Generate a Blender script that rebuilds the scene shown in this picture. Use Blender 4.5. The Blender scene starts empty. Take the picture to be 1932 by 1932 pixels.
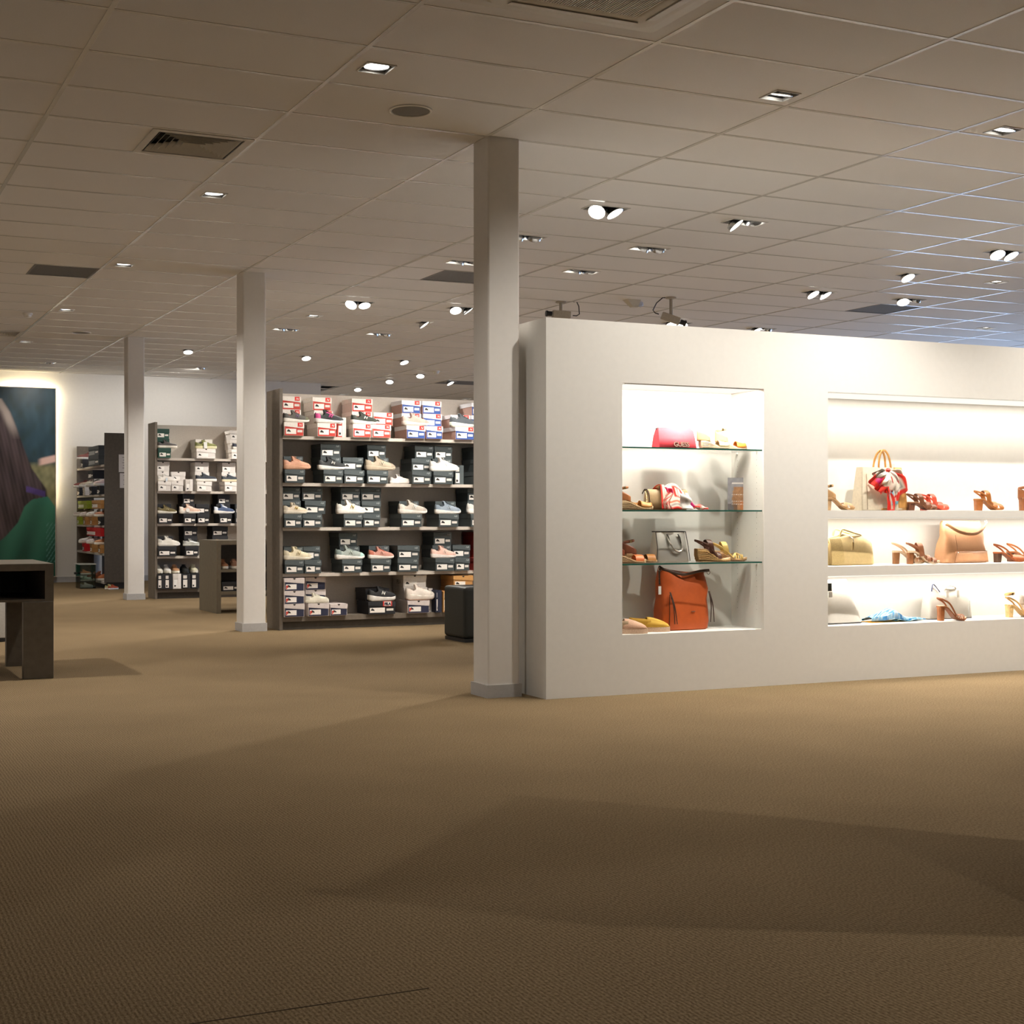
import bpy, math, random
from mathutils import Vector, Matrix
random.seed(11)
PI = math.pi
COL = bpy.context.scene.collection

# ------------------------------------------------------------------ camera
F, CX, CY, TH, EYE = 2675.0, 841.76, 969.0, math.radians(24.323), 1.0695
CT, ST = math.cos(TH), math.sin(TH)
cam_d = bpy.data.cameras.new('camera')
cam = bpy.data.objects.new('camera', cam_d)
COL.objects.link(cam)
cam.location = (0, 0, EYE)
cam.rotation_euler = (PI / 2, 0, -TH)
cam_d.sensor_fit = 'HORIZONTAL'
cam_d.sensor_width = 36.0
cam_d.lens = F / 1932 * 36.0
cam_d.shift_x = (966 - CX) / 1932
cam_d.shift_y = (CY - 966) / 1932
cam_d.clip_end = 200
bpy.context.scene.camera = cam

# ------------------------------------------------------------------ world, exposure
SC = bpy.context.scene
W = bpy.data.worlds.new('daylight'); SC.world = W
W.use_nodes = True
bgn = W.node_tree.nodes['Background']
bgn.inputs[0].default_value = (0.50, 0.68, 1.0, 1)
bgn.inputs[1].default_value = 8.0
SC.view_settings.view_transform = 'Standard'
SC.view_settings.look = 'None'
SC.view_settings.exposure = 0.0
SC.view_settings.gamma = 1.0
SC.view_settings.use_curve_mapping = False
SC.cycles.max_bounces = 6
SC.cycles.diffuse_bounces = 4
SC.cycles.glossy_bounces = 2
SC.cycles.caustics_reflective = False
SC.cycles.caustics_refractive = False

# lamp strengths (watts) and colour
WARM = (1.0, 0.94, 0.855)
P_DOWN, P_HEAD, P_WASH, P_NICHE, P_STRIP = 140, 235, 330, 17, 13.5

# ------------------------------------------------------------------ room measures
CE = 3.26            # ceiling
YW = 7.199           # face of the display partition
GX0, GY0 = 1.2077, 6.205   # ceiling grid origin
RX0, RX1, RY0, RY1 = -2.6, 17.0, -4.0, 27.6
YFAR, XRET = 22.6, 7.9


def ray(px, py):
    u = (px - CX) / F; v = (CY - py) / F
    return u * CT + ST, -u * ST + CT, v

def at_y(px, py, Y):          # point on the upright plane Y
    x, y, v = ray(px, py); t = Y / y
    return Vector((x * t, Y, EYE + v * t))

def x_at(px, Y):
    return at_y(px, 900, Y).x

def proj(p):
    l = p[0] * CT - p[1] * ST; d = p[0] * ST + p[1] * CT
    return CX + F * l / d, CY - F * (p[2] - EYE) / d, d


# ------------------------------------------------------------------ materials
MATS = {}

def mat(name, col, rough=0.6, metal=0.0, var=0.06, scale=60.0, bump=0.0, spec=0.5, coat=0.0):
    """Principled surface whose colour is gently broken up by noise."""
    if name in MATS: return MATS[name]
    m = bpy.data.materials.new(name); m.use_nodes = True
    nt = m.node_tree; b = nt.nodes['Principled BSDF']
    b.inputs['Roughness'].default_value = rough
    b.inputs['Metallic'].default_value = metal
    b.inputs['Specular IOR Level'].default_value = spec
    b.inputs['Coat Weight'].default_value = coat
    tc = nt.nodes.new('ShaderNodeTexCoord')
    n = nt.nodes.new('ShaderNodeTexNoise'); n.inputs['Scale'].default_value = scale
    n.inputs['Detail'].default_value = 3
    nt.links.new(tc.outputs['Object'], n.inputs['Vector'])
    r = nt.nodes.new('ShaderNodeValToRGB')
    r.color_ramp.elements[0].position = 0.3; r.color_ramp.elements[1].position = 0.7
    r.color_ramp.elements[0].color = tuple(c * (1 - var) for c in col[:3]) + (1,)
    r.color_ramp.elements[1].color = tuple(min(1, c * (1 + var)) for c in col[:3]) + (1,)
    nt.links.new(n.outputs['Fac'], r.inputs['Fac'])
    nt.links.new(r.outputs['Color'], b.inputs['Base Color'])
    if bump:
        bp = nt.nodes.new('ShaderNodeBump'); bp.inputs['Strength'].default_value = bump
        bp.inputs['Distance'].default_value = 0.002
        nt.links.new(n.outputs['Fac'], bp.inputs['Height'])
        nt.links.new(bp.outputs['Normal'], b.inputs['Normal'])
    MATS[name] = m
    return m

def hexc(h):
    """sRGB hex -> linear"""
    o = []
    for i in (0, 2, 4):
        c = int(h[i:i + 2], 16) / 255
        o.append(c / 12.92 if c <= .04045 else ((c + .055) / 1.055) ** 2.4)
    return tuple(o)

def mh(h, **k):
    return mat('c_' + h + '_' + '_'.join(str(v) for v in k.values()), hexc(h), **k)

def emit(name, col, s, sampled=False):
    if name in MATS: return MATS[name]
    m = bpy.data.materials.new(name); m.use_nodes = True
    nt = m.node_tree; nt.nodes.remove(nt.nodes['Principled BSDF'])
    e = nt.nodes.new('ShaderNodeEmission')
    e.inputs[0].default_value = col + (1,); e.inputs[1].default_value = s
    nt.links.new(e.outputs[0], nt.nodes['Material Output'].inputs[0])
    if not sampled: m.cycles.emission_sampling = 'NONE'
    MATS[name] = m
    return m

def glass(name, tint, gloss=0.12):
    m = bpy.data.materials.new(name); m.use_nodes = True
    nt = m.node_tree; nt.nodes.remove(nt.nodes['Principled BSDF'])
    t = nt.nodes.new('ShaderNodeBsdfTransparent'); t.inputs[0].default_value = tint + (1,)
    g = nt.nodes.new('ShaderNodeBsdfGlossy'); g.inputs['Roughness'].default_value = 0.03
    fr = nt.nodes.new('ShaderNodeFresnel'); fr.inputs[0].default_value = 1.45
    mx = nt.nodes.new('ShaderNodeMixShader')
    mu = nt.nodes.new('ShaderNodeMath'); mu.operation = 'MULTIPLY'; mu.inputs[1].default_value = gloss * 8
    mu.use_clamp = True
    nt.links.new(fr.outputs[0], mu.inputs[0]); nt.links.new(mu.outputs[0], mx.inputs[0])
    nt.links.new(t.outputs[0], mx.inputs[1]); nt.links.new(g.outputs[0], mx.inputs[2])
    nt.links.new(mx.outputs[0], nt.nodes['Material Output'].inputs[0])
    MATS[name] = m
    return m

def vcol_mat(name, rough=0.6, spec=0.4):
    """Printed / woven pattern: colour comes from the mesh's own colour attribute."""
    m = bpy.data.materials.new(name); m.use_nodes = True
    nt = m.node_tree; b = nt.nodes['Principled BSDF']
    a = nt.nodes.new('ShaderNodeVertexColor'); a.layer_name = 'Col'
    nt.links.new(a.outputs['Color'], b.inputs['Base Color'])
    b.inputs['Roughness'].default_value = rough; b.inputs['Specular IOR Level'].default_value = spec
    MATS[name] = m
    return m


# ------------------------------------------------------------------ mesh builder
class MB:
    def __init__(s): s.v = []; s.f = []; s.c = None
    def add(s, vs, fs):
        o = len(s.v); s.v += [tuple(v) for v in vs]
        s.f += [tuple(i + o for i in f) for f in fs]
        return s
    def box(s, x0, y0, z0, x1, y1, z1):
        return s.hexa([(x0, y0, z0), (x1, y0, z0), (x1, y1, z0), (x0, y1, z0),
                       (x0, y0, z1), (x1, y0, z1), (x1, y1, z1), (x0, y1, z1)])
    def hexa(s, p):
        return s.add(p, [(0, 3, 2, 1), (4, 5, 6, 7), (0, 1, 5, 4), (1, 2, 6, 5), (2, 3, 7, 6), (3, 0, 4, 7)])
    def loft(s, rings, cap=True, cyclic=True):
        n = len(rings[0]); o = len(s.v)
        for r in rings: s.v += [tuple(p) for p in r]
        m = n if cyclic else n - 1
        for i in range(len(rings) - 1):
            for j in range(m):
                a = o + i * n + j; b = o + i * n + (j + 1) % n
                s.f.append((a, b, b + n, a + n))
        if cap and cyclic:
            s.f.append(tuple(o + j for j in reversed(range(n))))
            s.f.append(tuple(o + (len(rings) - 1) * n + j for j in range(n)))
        return s
    def tube(s, pts, r, n=7, wdir=None, r2=None, closed=False):
        """round tube, or a flat strap when wdir (width axis) and r2 (half thickness) are given"""
        pts = [Vector(p) for p in pts]; rings = []; N = len(pts); up = None
        for i, p in enumerate(pts):
            if closed: t = pts[(i + 1) % N] - pts[i - 1]
            else: t = pts[min(i + 1, N - 1)] - pts[max(i - 1, 0)]
            if t.length < 1e-9: t = Vector((1, 0, 0))
            t.normalize()
            if wdir is not None: a = Vector(wdir)
            elif up is None: a = Vector((0, 0, 1)) if abs(t.z) < .9 else Vector((1, 0, 0))
            else: a = up
            a = a - t * a.dot(t)
            if a.length < 1e-6: a = t.orthogonal()
            a.normalize(); up = a; b = t.cross(a)
            rr = r[i] if isinstance(r, (list, tuple)) else r
            rb = rr if r2 is None else r2
            rings.append([p + a * rr * math.cos(2 * PI * k / n) + b * rb * math.sin(2 * PI * k / n) for k in range(n)])
        if closed: rings.append(rings[0]); return s.loft(rings, cap=False)
        return s.loft(rings)
    def lathe(s, prof, n=20, c=(0, 0, 0)):
        rings = [[(c[0] + r * math.cos(2 * PI * k / n), c[1] + r * math.sin(2 * PI * k / n), c[2] + z) for k in range(n)] for r, z in prof]
        return s.loft(rings)
    def grid(s, fn, nu, nv):
        o = len(s.v)
        for i in range(nu + 1):
            for j in range(nv + 1): s.v.append(tuple(fn(i / nu, j / nv)))
        for i in range(nu):
            for j in range(nv):
                a = o + i * (nv + 1) + j
                s.f.append((a, a + 1, a + nv + 2, a + nv + 1))
        return s
    def prism(s, poly, y0, y1):
        """polygon in x,z extruded along y"""
        n = len(poly)
        vs = [(x, y0, z) for x, z in poly] + [(x, y1, z) for x, z in poly]
        fs = [tuple(range(n)), tuple(reversed(range(n, 2 * n)))]
        fs += [(i, i + n, (i + 1) % n + n, (i + 1) % n) for i in range(n)]
        return s.add(vs, fs)
    def mesh(s, name, m, smooth=False, cols=None):
        me = bpy.data.meshes.new(name); me.from_pydata(s.v, [], s.f); me.update()
        import bmesh
        bm = bmesh.new(); bm.from_mesh(me); bmesh.ops.recalc_face_normals(bm, faces=bm.faces); bm.to_mesh(me); bm.free()
        if m: me.materials.append(m)
        if smooth:
            me.polygons.foreach_set('use_smooth', [True] * len(me.polygons))
            try: me.set_sharp_from_angle(angle=math.radians(42))
            except Exception: pass
        if cols:
            at = me.color_attributes.new('Col', 'FLOAT_COLOR', 'POINT')
            for i, c in enumerate(cols): at.data[i].color = tuple(c) + (1,)
        return me
    def build(s, name, m, parent=None, smooth=False, cols=None, loc=None, rot=None):
        return link(name, s.mesh(name, m, smooth, cols), parent, loc, rot)

def link(name, me, parent=None, loc=None, rot=None, m=None):
    o = bpy.data.objects.new(name, me); COL.objects.link(o)
    if parent: o.parent = parent
    if loc is not None: o.location = loc
    if rot is not None: o.rotation_euler = rot
    if m is not None and me is not None:
        o.material_slots[0].link = 'OBJECT'; o.material_slots[0].material = m
    return o

def tag(o, label=None, cat=None, group=None, kind=None):
    if label: o['label'] = label
    if cat: o['category'] = cat
    if group: o['group'] = group
    if kind: o['kind'] = kind
    return o

def thing(name, label, cat, loc=(0, 0, 0), rz=0, group=None):
    o = bpy.data.objects.new(name, None); COL.objects.link(o)
    o.empty_display_size = .05
    o.location = loc; o.rotation_euler = (0, 0, rz)
    return tag(o, label, cat, group)

def bevel(o, w, seg=2):
    b = o.modifiers.new('bevel', 'BEVEL'); b.width = w; b.segments = seg; b.limit_method = 'ANGLE'
    return o

TEXT = {}
def text_mesh(txt, size, depth, name='lettering', spacing=1.0, shear=0.0, bold=0.0):
    """Upright lettering: reads along +x, stands in z, faces -y, centred on x."""
    key = (txt, size, depth, spacing, shear, bold)
    if key in TEXT: return TEXT[key]
    cu = bpy.data.curves.new('text_src', 'FONT'); cu.body = txt; cu.size = size
    cu.extrude = depth; cu.align_x = 'CENTER'; cu.space_character = spacing; cu.shear = shear
    cu.offset = bold; cu.resolution_u = 3
    ob = bpy.data.objects.new('text_src', cu); COL.objects.link(ob)
    dg = bpy.context.evaluated_depsgraph_get()
    me = bpy.data.meshes.new_from_object(ob.evaluated_get(dg))
    me.transform(Matrix.Rotation(PI / 2, 4, 'X')); me.name = name
    bpy.data.objects.remove(ob); bpy.data.curves.remove(cu)
    me.materials.clear(); me.materials.append(None)
    TEXT[key] = me
    return me

def lerp_table(tab, s):
    for (a, va), (b, vb) in zip(tab, tab[1:]):
        if s <= b:
            t = (s - a) / (b - a) if b > a else 0
            return va + (vb - va) * t
    return tab[-1][1]

def smoothstep(a, b, x):
    t = max(0, min(1, (x - a) / (b - a))); return t * t * (3 - 2 * t)

# ================================================================== STRUCTURE
PAINT = mat('painted_wall', (0.71, 0.69, 0.65), rough=0.7, var=0.015, scale=25, bump=0.05)
PAINT_COL = mat('painted_column', (0.72, 0.69, 0.65), rough=0.55, var=0.015, scale=25)
SKIRT = mat('grey_skirting', (0.42, 0.41, 0.40), rough=0.5, var=0.04)
WOOD = mat('taupe_laminate', (0.155, 0.128, 0.100), rough=0.5, var=0.12, scale=30)
WOOD_D = mat('dark_taupe_laminate', (0.075, 0.062, 0.048), rough=0.5, var=0.12, scale=30)
SHELF_W = mat('pale_laminate', (0.52, 0.465, 0.405), rough=0.5, var=0.03)
BACK_W = mat('taupe_back_board', (0.54, 0.49, 0.435), rough=0.6, var=0.04)
BLACK = mat('black_plastic', (0.012, 0.012, 0.013), rough=0.45)
WHITE = mat('white_plastic', (0.78, 0.77, 0.74), rough=0.4, var=0.02)

def carpet():
    m = bpy.data.materials.new('ribbed_carpet'); m.use_nodes = True
    nt = m.node_tree; b = nt.nodes['Principled BSDF']; L = nt.links.new
    b.inputs['Roughness'].default_value = 1.0; b.inputs['Specular IOR Level'].default_value = 0.05
    tc = nt.nodes.new('ShaderNodeTexCoord')
    sx = nt.nodes.new('ShaderNodeSeparateXYZ'); L(tc.outputs['Object'], sx.inputs[0])
    nz = nt.nodes.new('ShaderNodeTexNoise'); nz.inputs['Scale'].default_value = 9; L(tc.outputs['Object'], nz.inputs['Vector'])
    wob = nt.nodes.new('ShaderNodeMath'); wob.operation = 'MULTIPLY_ADD'; wob.inputs[1].default_value = 0.012
    L(nz.outputs['Fac'], wob.inputs[0]); L(sx.outputs['X'], wob.inputs[2])
    fr = nt.nodes.new('ShaderNodeMath'); fr.operation = 'MULTIPLY'; fr.inputs[1].default_value = 2 * PI / 0.0125
    L(wob.outputs[0], fr.inputs[0])
    sn = nt.nodes.new('ShaderNodeMath'); sn.operation = 'SINE'; L(fr.outputs[0], sn.inputs[0])
    mp = nt.nodes.new('ShaderNodeMapping'); mp.inputs['Scale'].default_value = (1.6, 0.7, 1)
    L(tc.outputs['Object'], mp.inputs[0])
    n2 = nt.nodes.new('ShaderNodeTexNoise'); n2.inputs['Scale'].default_value = 130; n2.inputs['Detail'].default_value = 4
    L(mp.outputs[0], n2.inputs['Vector'])
    ad = nt.nodes.new('ShaderNodeMath'); ad.operation = 'MULTIPLY_ADD'; ad.inputs[1].default_value = 0.09
    L(sn.outputs[0], ad.inputs[0]); L(n2.outputs['Fac'], ad.inputs[2])
    rp = nt.nodes.new('ShaderNodeValToRGB'); L(ad.outputs[0], rp.inputs['Fac'])
    rp.color_ramp.elements[0].position = 0.30; rp.color_ramp.elements[0].color = (0.118, 0.080, 0.041, 1)
    rp.color_ramp.elements[1].position = 0.72; rp.color_ramp.elements[1].color = (0.285, 0.208, 0.122, 1)
    # slow drift of the yarn colour
    n3 = nt.nodes.new('ShaderNodeTexNoise'); n3.inputs['Scale'].default_value = 1.3; n3.inputs['Detail'].default_value = 3
    L(tc.outputs['Object'], n3.inputs['Vector'])
    mr = nt.nodes.new('ShaderNodeMapRange'); mr.inputs[1].default_value = .3; mr.inputs[2].default_value = .7
    mr.inputs[3].default_value = .93; mr.inputs[4].default_value = 1.06; L(n3.outputs['Fac'], mr.inputs[0])
    mx = nt.nodes.new('ShaderNodeVectorMath'); mx.operation = 'MULTIPLY'
    L(rp.outputs['Color'], mx.inputs[0])
    cb = nt.nodes.new('ShaderNodeCombineXYZ')
    for k in range(3): L(mr.outputs[0], cb.inputs[k])
    L(cb.outputs[0], mx.inputs[1]); L(mx.outputs[0], b.inputs['Base Color'])
    bp = nt.nodes.new('ShaderNodeBump'); bp.inputs['Strength'].default_value = .5; bp.inputs['Distance'].default_value = .004
    L(ad.outputs[0], bp.inputs['Height']); L(bp.outputs['Normal'], b.inputs['Normal'])
    return m
CARPET = carpet()

def tile_mat():
    m = bpy.data.materials.new('mineral_ceiling_tile'); m.use_nodes = True
    nt = m.node_tree; b = nt.nodes['Principled BSDF']; L = nt.links.new
    b.inputs['Roughness'].default_value = .9; b.inputs['Specular IOR Level'].default_value = .15
    tc = nt.nodes.new('ShaderNodeTexCoord'); oi = nt.nodes.new('ShaderNodeObjectInfo')
    n = nt.nodes.new('ShaderNodeTexNoise'); n.inputs['Scale'].default_value = 160; n.inputs['Detail'].default_value = 3
    L(tc.outputs['Object'], n.inputs['Vector'])
    mr = nt.nodes.new('ShaderNodeMapRange'); mr.inputs[3].default_value = -.012; mr.inputs[4].default_value = .012
    L(oi.outputs['Random'], mr.inputs[0])
    ma = nt.nodes.new('ShaderNodeMath'); ma.operation = 'MULTIPLY_ADD'; ma.inputs[1].default_value = .06; L(n.outputs['Fac'], ma.inputs[0])
    L(mr.outputs[0], ma.inputs[2])
    rp = nt.nodes.new('ShaderNodeValToRGB'); L(ma.outputs[0], rp.inputs['Fac'])
    rp.color_ramp.elements[0].position = -0.0; rp.color_ramp.elements[0].color = (.70, .68, .655, 1)
    rp.color_ramp.elements[1].position = 0.06; rp.color_ramp.elements[1].color = (.78, .76, .735, 1)
    L(rp.outputs[0], b.inputs['Base Color'])
    return m
TILE = tile_mat()
TEE = mat('grey_enamel_tee', (0.66, 0.64, 0.60), rough=0.22, var=0.03)

# --- floor
fl = MB().box(RX0, RY0, -0.08, RX1, RY1, 0.0).build('floor', CARPET); tag(fl, kind='structure')
MB().box(0.70, 2.925, -0.002, 1.28, 2.929, 0.0006).build('carpet_seam', mat('seam_shadow_yarn', (0.05, .038, .027), rough=1, spec=0), fl)  # dark strip marking the carpet joint

# --- outer walls
def wall(name, x0, y0, x1, y1, z1=CE + .2):
    return tag(MB().box(x0, y0, 0, x1, y1, z1).build(name, PAINT), kind='structure')
wall('wall_left', RX0 - .15, RY0, RX0, YFAR)
wall('wall_near', RX0, RY0 - .15, RX1, RY0)
wall('wall_far', RX0, YFAR, XRET, YFAR + .15)
wall('wall_return', XRET - .15, YFAR + .15, XRET, RY1)
wall('wall_rear', XRET, RY1, RX1, RY1 + .15)
# right hand side: shop window front
wr = MB()
WZ0, WZ1 = 0.25, 2.85
WIN = [(10.2, 13.0), (13.3, 16.1), (16.4, 19.2)]
wr.box(RX1, RY0, 0, RX1 + .2, RY1, WZ0).box(RX1, RY0, WZ1, RX1 + .2, RY1, CE + .2)
edges = [RY0] + [e for w in WIN for e in w] + [RY1]
for a, b in zip(edges[0::2], edges[1::2]): wr.box(RX1, a, WZ0, RX1 + .2, b, WZ1)
tag(wr.build('wall_right', PAINT), kind='structure')
PANE = glass('window_glass', (.96, .98, 1.0), .06)
FRAME = mat('dark_window_frame', (.05, .05, .055), rough=.4)
for n, (a, b) in enumerate(WIN):
    w = MB()
    for q in (a, (a + b) / 2 - .025, b - .05): w.box(RX1 + .05, q, WZ0, RX1 + .11, q + .05, WZ1)
    w.box(RX1 + .05, a, WZ0, RX1 + .11, b, WZ0 + .05).box(RX1 + .05, a, WZ1 - .05, RX1 + .11, b, WZ1)
    wo = tag(w.build('window_%d' % (n + 1), FRAME), kind='structure')
    for p, q in ((a + .05, (a + b) / 2 - .025), ((a + b) / 2 + .025, b - .05)):
        MB().box(RX1 + .075, p, WZ0 + .05, RX1 + .085, q, WZ1 - .05).build('pane', PANE, wo)
    ld = bpy.data.lights.new('daylight_portal', 'AREA'); ld.shape = 'RECTANGLE'
    ld.size = b - a; ld.size_y = WZ1 - WZ0; ld.cycles.is_portal = True
    lo = bpy.data.objects.new('daylight_portal', ld); COL.objects.link(lo)
    lo.parent = wo
    lo.location = (RX1 + .3, (a + b) / 2, (WZ0 + WZ1) / 2)
    lo.rotation_euler = Vector((-1, 0, 0)).to_track_quat('-Z', 'Y').to_euler()
# skirting
def skirt(name, x0, y0, x1, y1, h=.085):
    return tag(MB().box(x0, y0, 0, x1, y1, h).build(name, SKIRT), kind='structure')
skirt('baseboard_far', RX0, YFAR - .012, XRET, YFAR)
skirt('baseboard_left', RX0, RY0, RX0 + .012, YFAR - .012)

# --- columns
for n, (cx0, cy0, w) in enumerate(((3.605, 7.385, .205), (3.605, 12.435, .215), (3.635, 17.62, .21))):
    c = MB().box(cx0, cy0, 0, cx0 + w, cy0 + w, CE + .1).build('column_%d' % (n + 1), PAINT_COL)
    bevel(c, .012, 3); tag(c, kind='structure')
    t = .010
    b = MB()
    b.box(cx0 - t, cy0 - t, 0, cx0 + w + t, cy0, .075).box(cx0 - t, cy0 + w, 0, cx0 + w + t, cy0 + w + t, .075)
    b.box(cx0 - t, cy0, 0, cx0, cy0 + w, .075).box(cx0 + w, cy0, 0, cx0 + w + t, cy0 + w, .075)
    b.build('skirting', SKIRT, c)

# --- display partition with its two niches
PX0, PX1, PY1, PH = 3.885, 9.9, 7.86, 2.2
N1 = (4.395, 5.415); N2 = (5.912, 9.1)
NZ0, NZ1, NYB = .353, 1.842, 7.536
NICHE = mat('niche_lining', (.76, .735, .68), rough=.6, var=.01, scale=25)
p = MB()
p.box(PX0, YW, 0, PX1, NYB, NZ0).box(PX0, YW, NZ1, PX1, NYB, PH)
p.box(PX0, YW, NZ0, N1[0], NYB, NZ1).box(N1[1], YW, NZ0, N2[0], NYB, NZ1).box(N2[1], YW, NZ0, PX1, NYB, NZ1)
p.box(PX0, NYB, 0, PX1, PY1, PH)
PART = tag(p.build('wall_partition', PAINT), kind='structure')
S2A, S2B = (1.044, 1.09), (.673, .733)       # built-in shelves of the wide niche
for z0, z1 in (S2A, S2B):
    MB().box(N2[0], YW + .001, z0, N2[1], NYB, z1).build('niche_shelf', PAINT, PART)
h = MB()
for yy in (7.27, 7.47):
    for k in range(38):
        zz = .47 + k * .036
        if min(abs(zz - g) for g in (1.467, 1.091, .772)) < .02: continue
        h.add([(N1[1] - .0006, yy + .0022 * math.cos(a * PI / 3), zz + .0022 * math.sin(a * PI / 3)) for a in range(6)], [(0, 1, 2, 3, 4, 5)])
tag(h.build('shelf_pin_holes', mat('pin_hole', (.12, .10, .08)), PART), kind='stuff')

# --- glass shelves
GSH = glass('clear_shelf_glass', (.978, .993, .984), .07)
GEDGE = mat('green_glass_edge', (.02, .10, .075), rough=.15, var=.15, scale=8, spec=.8)
GZ = (1.467, 1.091, .772)
for z, nm in zip(GZ, ('upper', 'middle', 'lower')):
    g = MB().box(N1[0] + .002, YW + .016, z - .009, N1[1] - .002, NYB - .006, z).build('glass_shelf', GSH)
    tag(g, 'clear green-edged glass shelf, %s of three in the narrow niche' % {'upper': 'topmost', 'middle': 'middle one', 'lower': 'lowest'}[nm], 'shelf', 'glass shelves in the narrow niche')
    MB().box(N1[0] + .002, YW + .014, z - .009, N1[1] - .002, YW + .0155, z).build('polished_edge', GEDGE, g)
    for xx in (N1[0] + .0005, N1[1] - .0125):
        for yy in (7.27, 7.47):
            MB().box(xx, yy - .005, z - .019, xx + .012, yy + .005, z - .0095).build('shelf_pin', WHITE, g)

# ================================================================== CEILING
cl = MB().box(RX0, RY0, CE + .17, RX1, RY1, CE + .2).build('ceiling', PAINT); tag(cl, kind='structure')

# fixtures: x, y, number of heads, list of aim vectors (None = straight down)
DN = (0, 0, -1)
TC, TA = (-.12, -.62, -.75), (.10, .62, -.75)       # tipped towards -y / +y
FIX = []
def fx(px, py, heads, pw=1.0, kind='head'):
    x, y, v = ray(px, py); t = (CE - EYE) / v
    FIX.append((x * t, y * t, heads, pw, kind))
for q, pwr in ((6.49, .6), (9.53, .75), (12.55, 1), (15.57, 1), (18.66, 1)): FIX.append((2.558, q, [DN], pwr, 'down'))
for q in (3.46, .43, -2.6): FIX.append((2.558, q, [DN], .38, 'down'))
for q in (9.53, 12.55, 15.57, 18.66): FIX.append((-.45, q, [DN], 2.4 if q < 10 else 1.0, 'down'))
fx(95, 684, [(.25, .45, -.85)], .22, 'flood')
fx(355, 660, [(-.05, -.35, -.93)], 1.0); fx(380, 694, [(-.1, .6, -.78)], .30, 'flood')
fx(593, 596, [DN], 1, 'down'); fx(578, 672, [(0, -.42, -.9)], 1.0); fx(801, 608, [(.5, -.3, -.8)], 1.0)
fx(763, 680, [(.1, -.42, -.9)]); fx(735, 717, [(-.2, -.42, -.9)]); fx(793, 706, [(-.2, -.42, -.9)])
fx(850, 720, [(.3, -.42, -.9)]); fx(675, 732, [(-.1, -.42, -.9)])
FIX.append((4.653, 6.047, [(-.03, .25, -.97)], .46, 'washw'))
FIX.append((6.24, 6.073, [(-.10, .17, -.98)], 1.02, 'wash'))
FIX.append((7.83, 6.08, [(0, .17, -.98)], .74, 'wash'))
FIX.append((9.4, 6.08, [(0, .3, -.95)], 1.2, 'wash'))
FIX.append((5.5, 1.16, [(-.66, .41, -.63)], .72, 'head'))
fx(1713, 518, [(.05, -.5, -.85)]); fx(1880, 532, [DN], 1, 'down'); fx(1860, 619, [DN], 1, 'down')
fx(1143, 393, [(-.50, -.42, -.76), (.28, -.40, -.85)], 1.55); fx(1895, 475, [(-.12, -.5, -.84), (.1, -.5, -.84)])
fx(1546, 551, [(.18, -.5, -.82), (.25, -.45, -.83)]); fx(1277, 609, [(-.1, -.45, -.85), (-.12, -.45, -.85)])
fx(675, 570, [(-.50, -.42, -.76), (0, -.42, -.88)], 1.7); fx(872, 581, [(-.1, -.5, -.84), (.55, -.25, -.8)])
fx(1405, 419, [(.45, -.42, -.75), (.35, .45, -.8)])
FIX.append((6.396, 11.18, [(-.40, .40, -.84), (.25, .42, -.88)], 1.0, 'rack'))
FIX.append((5.24, 11.198, [(-.42, .38, -.84), (.02, .42, -.9)], 1.05, 'rack'))
fx(1715, 565, [(-.2, -.42, -.85), TA]); fx(1437, 620, [(.2, -.42, -.85), TA])
FIX.append((5.204, 16.126, [(-.40, .46, -.8), (.1, .48, -.86)], .95, 'rack'))
FIX.append((6.379, 16.085, [(-.6, .45, -.72), TA], .7, 'rack'))
fx(1225, 469, [(-.25, .70, -.66), (.2, .68, -.68)], .5); fx(990, 447, [(-.25, .72, -.64), (.12, .72, -.66)], .5)

for q in ((9, 24.5), (11.5, 24.5), (9, 16.5), (11.5, 17.5), (11.5, 21.5), (13.5, 15.5)): FIX.append(q + ([DN], 1.5, 'down'))  # added unseen downlights that brighten the far ceiling behind the racks

def hsize(n): return (.078, .078) if n == 1 else (.158, .082)
HOLES = [(x - hsize(len(hd))[0], y - hsize(len(hd))[1], x + hsize(len(hd))[0], y + hsize(len(hd))[1]) for x, y, hd, pw, k in FIX]
# diffusers and return grilles replace part of a tile
VENTS = [('diffuser', 1.80, 8.022, 2.398, 8.588), ('grille', 1.835, 12.822, 2.40, 13.388),
         ('grille', 10.24, 11.62, 10.80, 12.19), ('grille', 5.24, 11.62, 5.80, 12.19),
         ('diffuser', 1.83, 17.62, 2.40, 18.19), ('grille', 9.63, 21.22, 10.40, 21.79)]
CASS = (2.53, 4.46, 3.49, 5.46)
HOLES += [(v[1], v[2], v[3], v[4]) for v in VENTS] + [(CASS[0] + .06, CASS[1] + .06, CASS[2] - .06, CASS[3] - .06)]

def tile_geo(mb, x0, y0, x1, y1, ox=0, oy=0):
    """one mineral tile with any recess cut out of it"""
    rects = [(x0, y0, x1, y1)]
    cut = False
    for h in HOLES:
        nr = []
        for r in rects:
            a, b, c, d = max(r[0], h[0]), max(r[1], h[1]), min(r[2], h[2]), min(r[3], h[3])
            if a >= c - .004 or b >= d - .004: nr.append(r); continue
            cut = True
            if b > r[1] + .002: nr.append((r[0], r[1], r[2], b))
            if d < r[3] - .002: nr.append((r[0], d, r[2], r[3]))
            if a > r[0] + .002: nr.append((r[0], b, a, d))
            if c < r[2] - .002: nr.append((c, b, r[2], d))
        rects = nr
    for r in rects: mb.box(r[0] - ox, r[1] - oy, 0, r[2] - ox, r[3] - oy, .016)
    return cut

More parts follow.
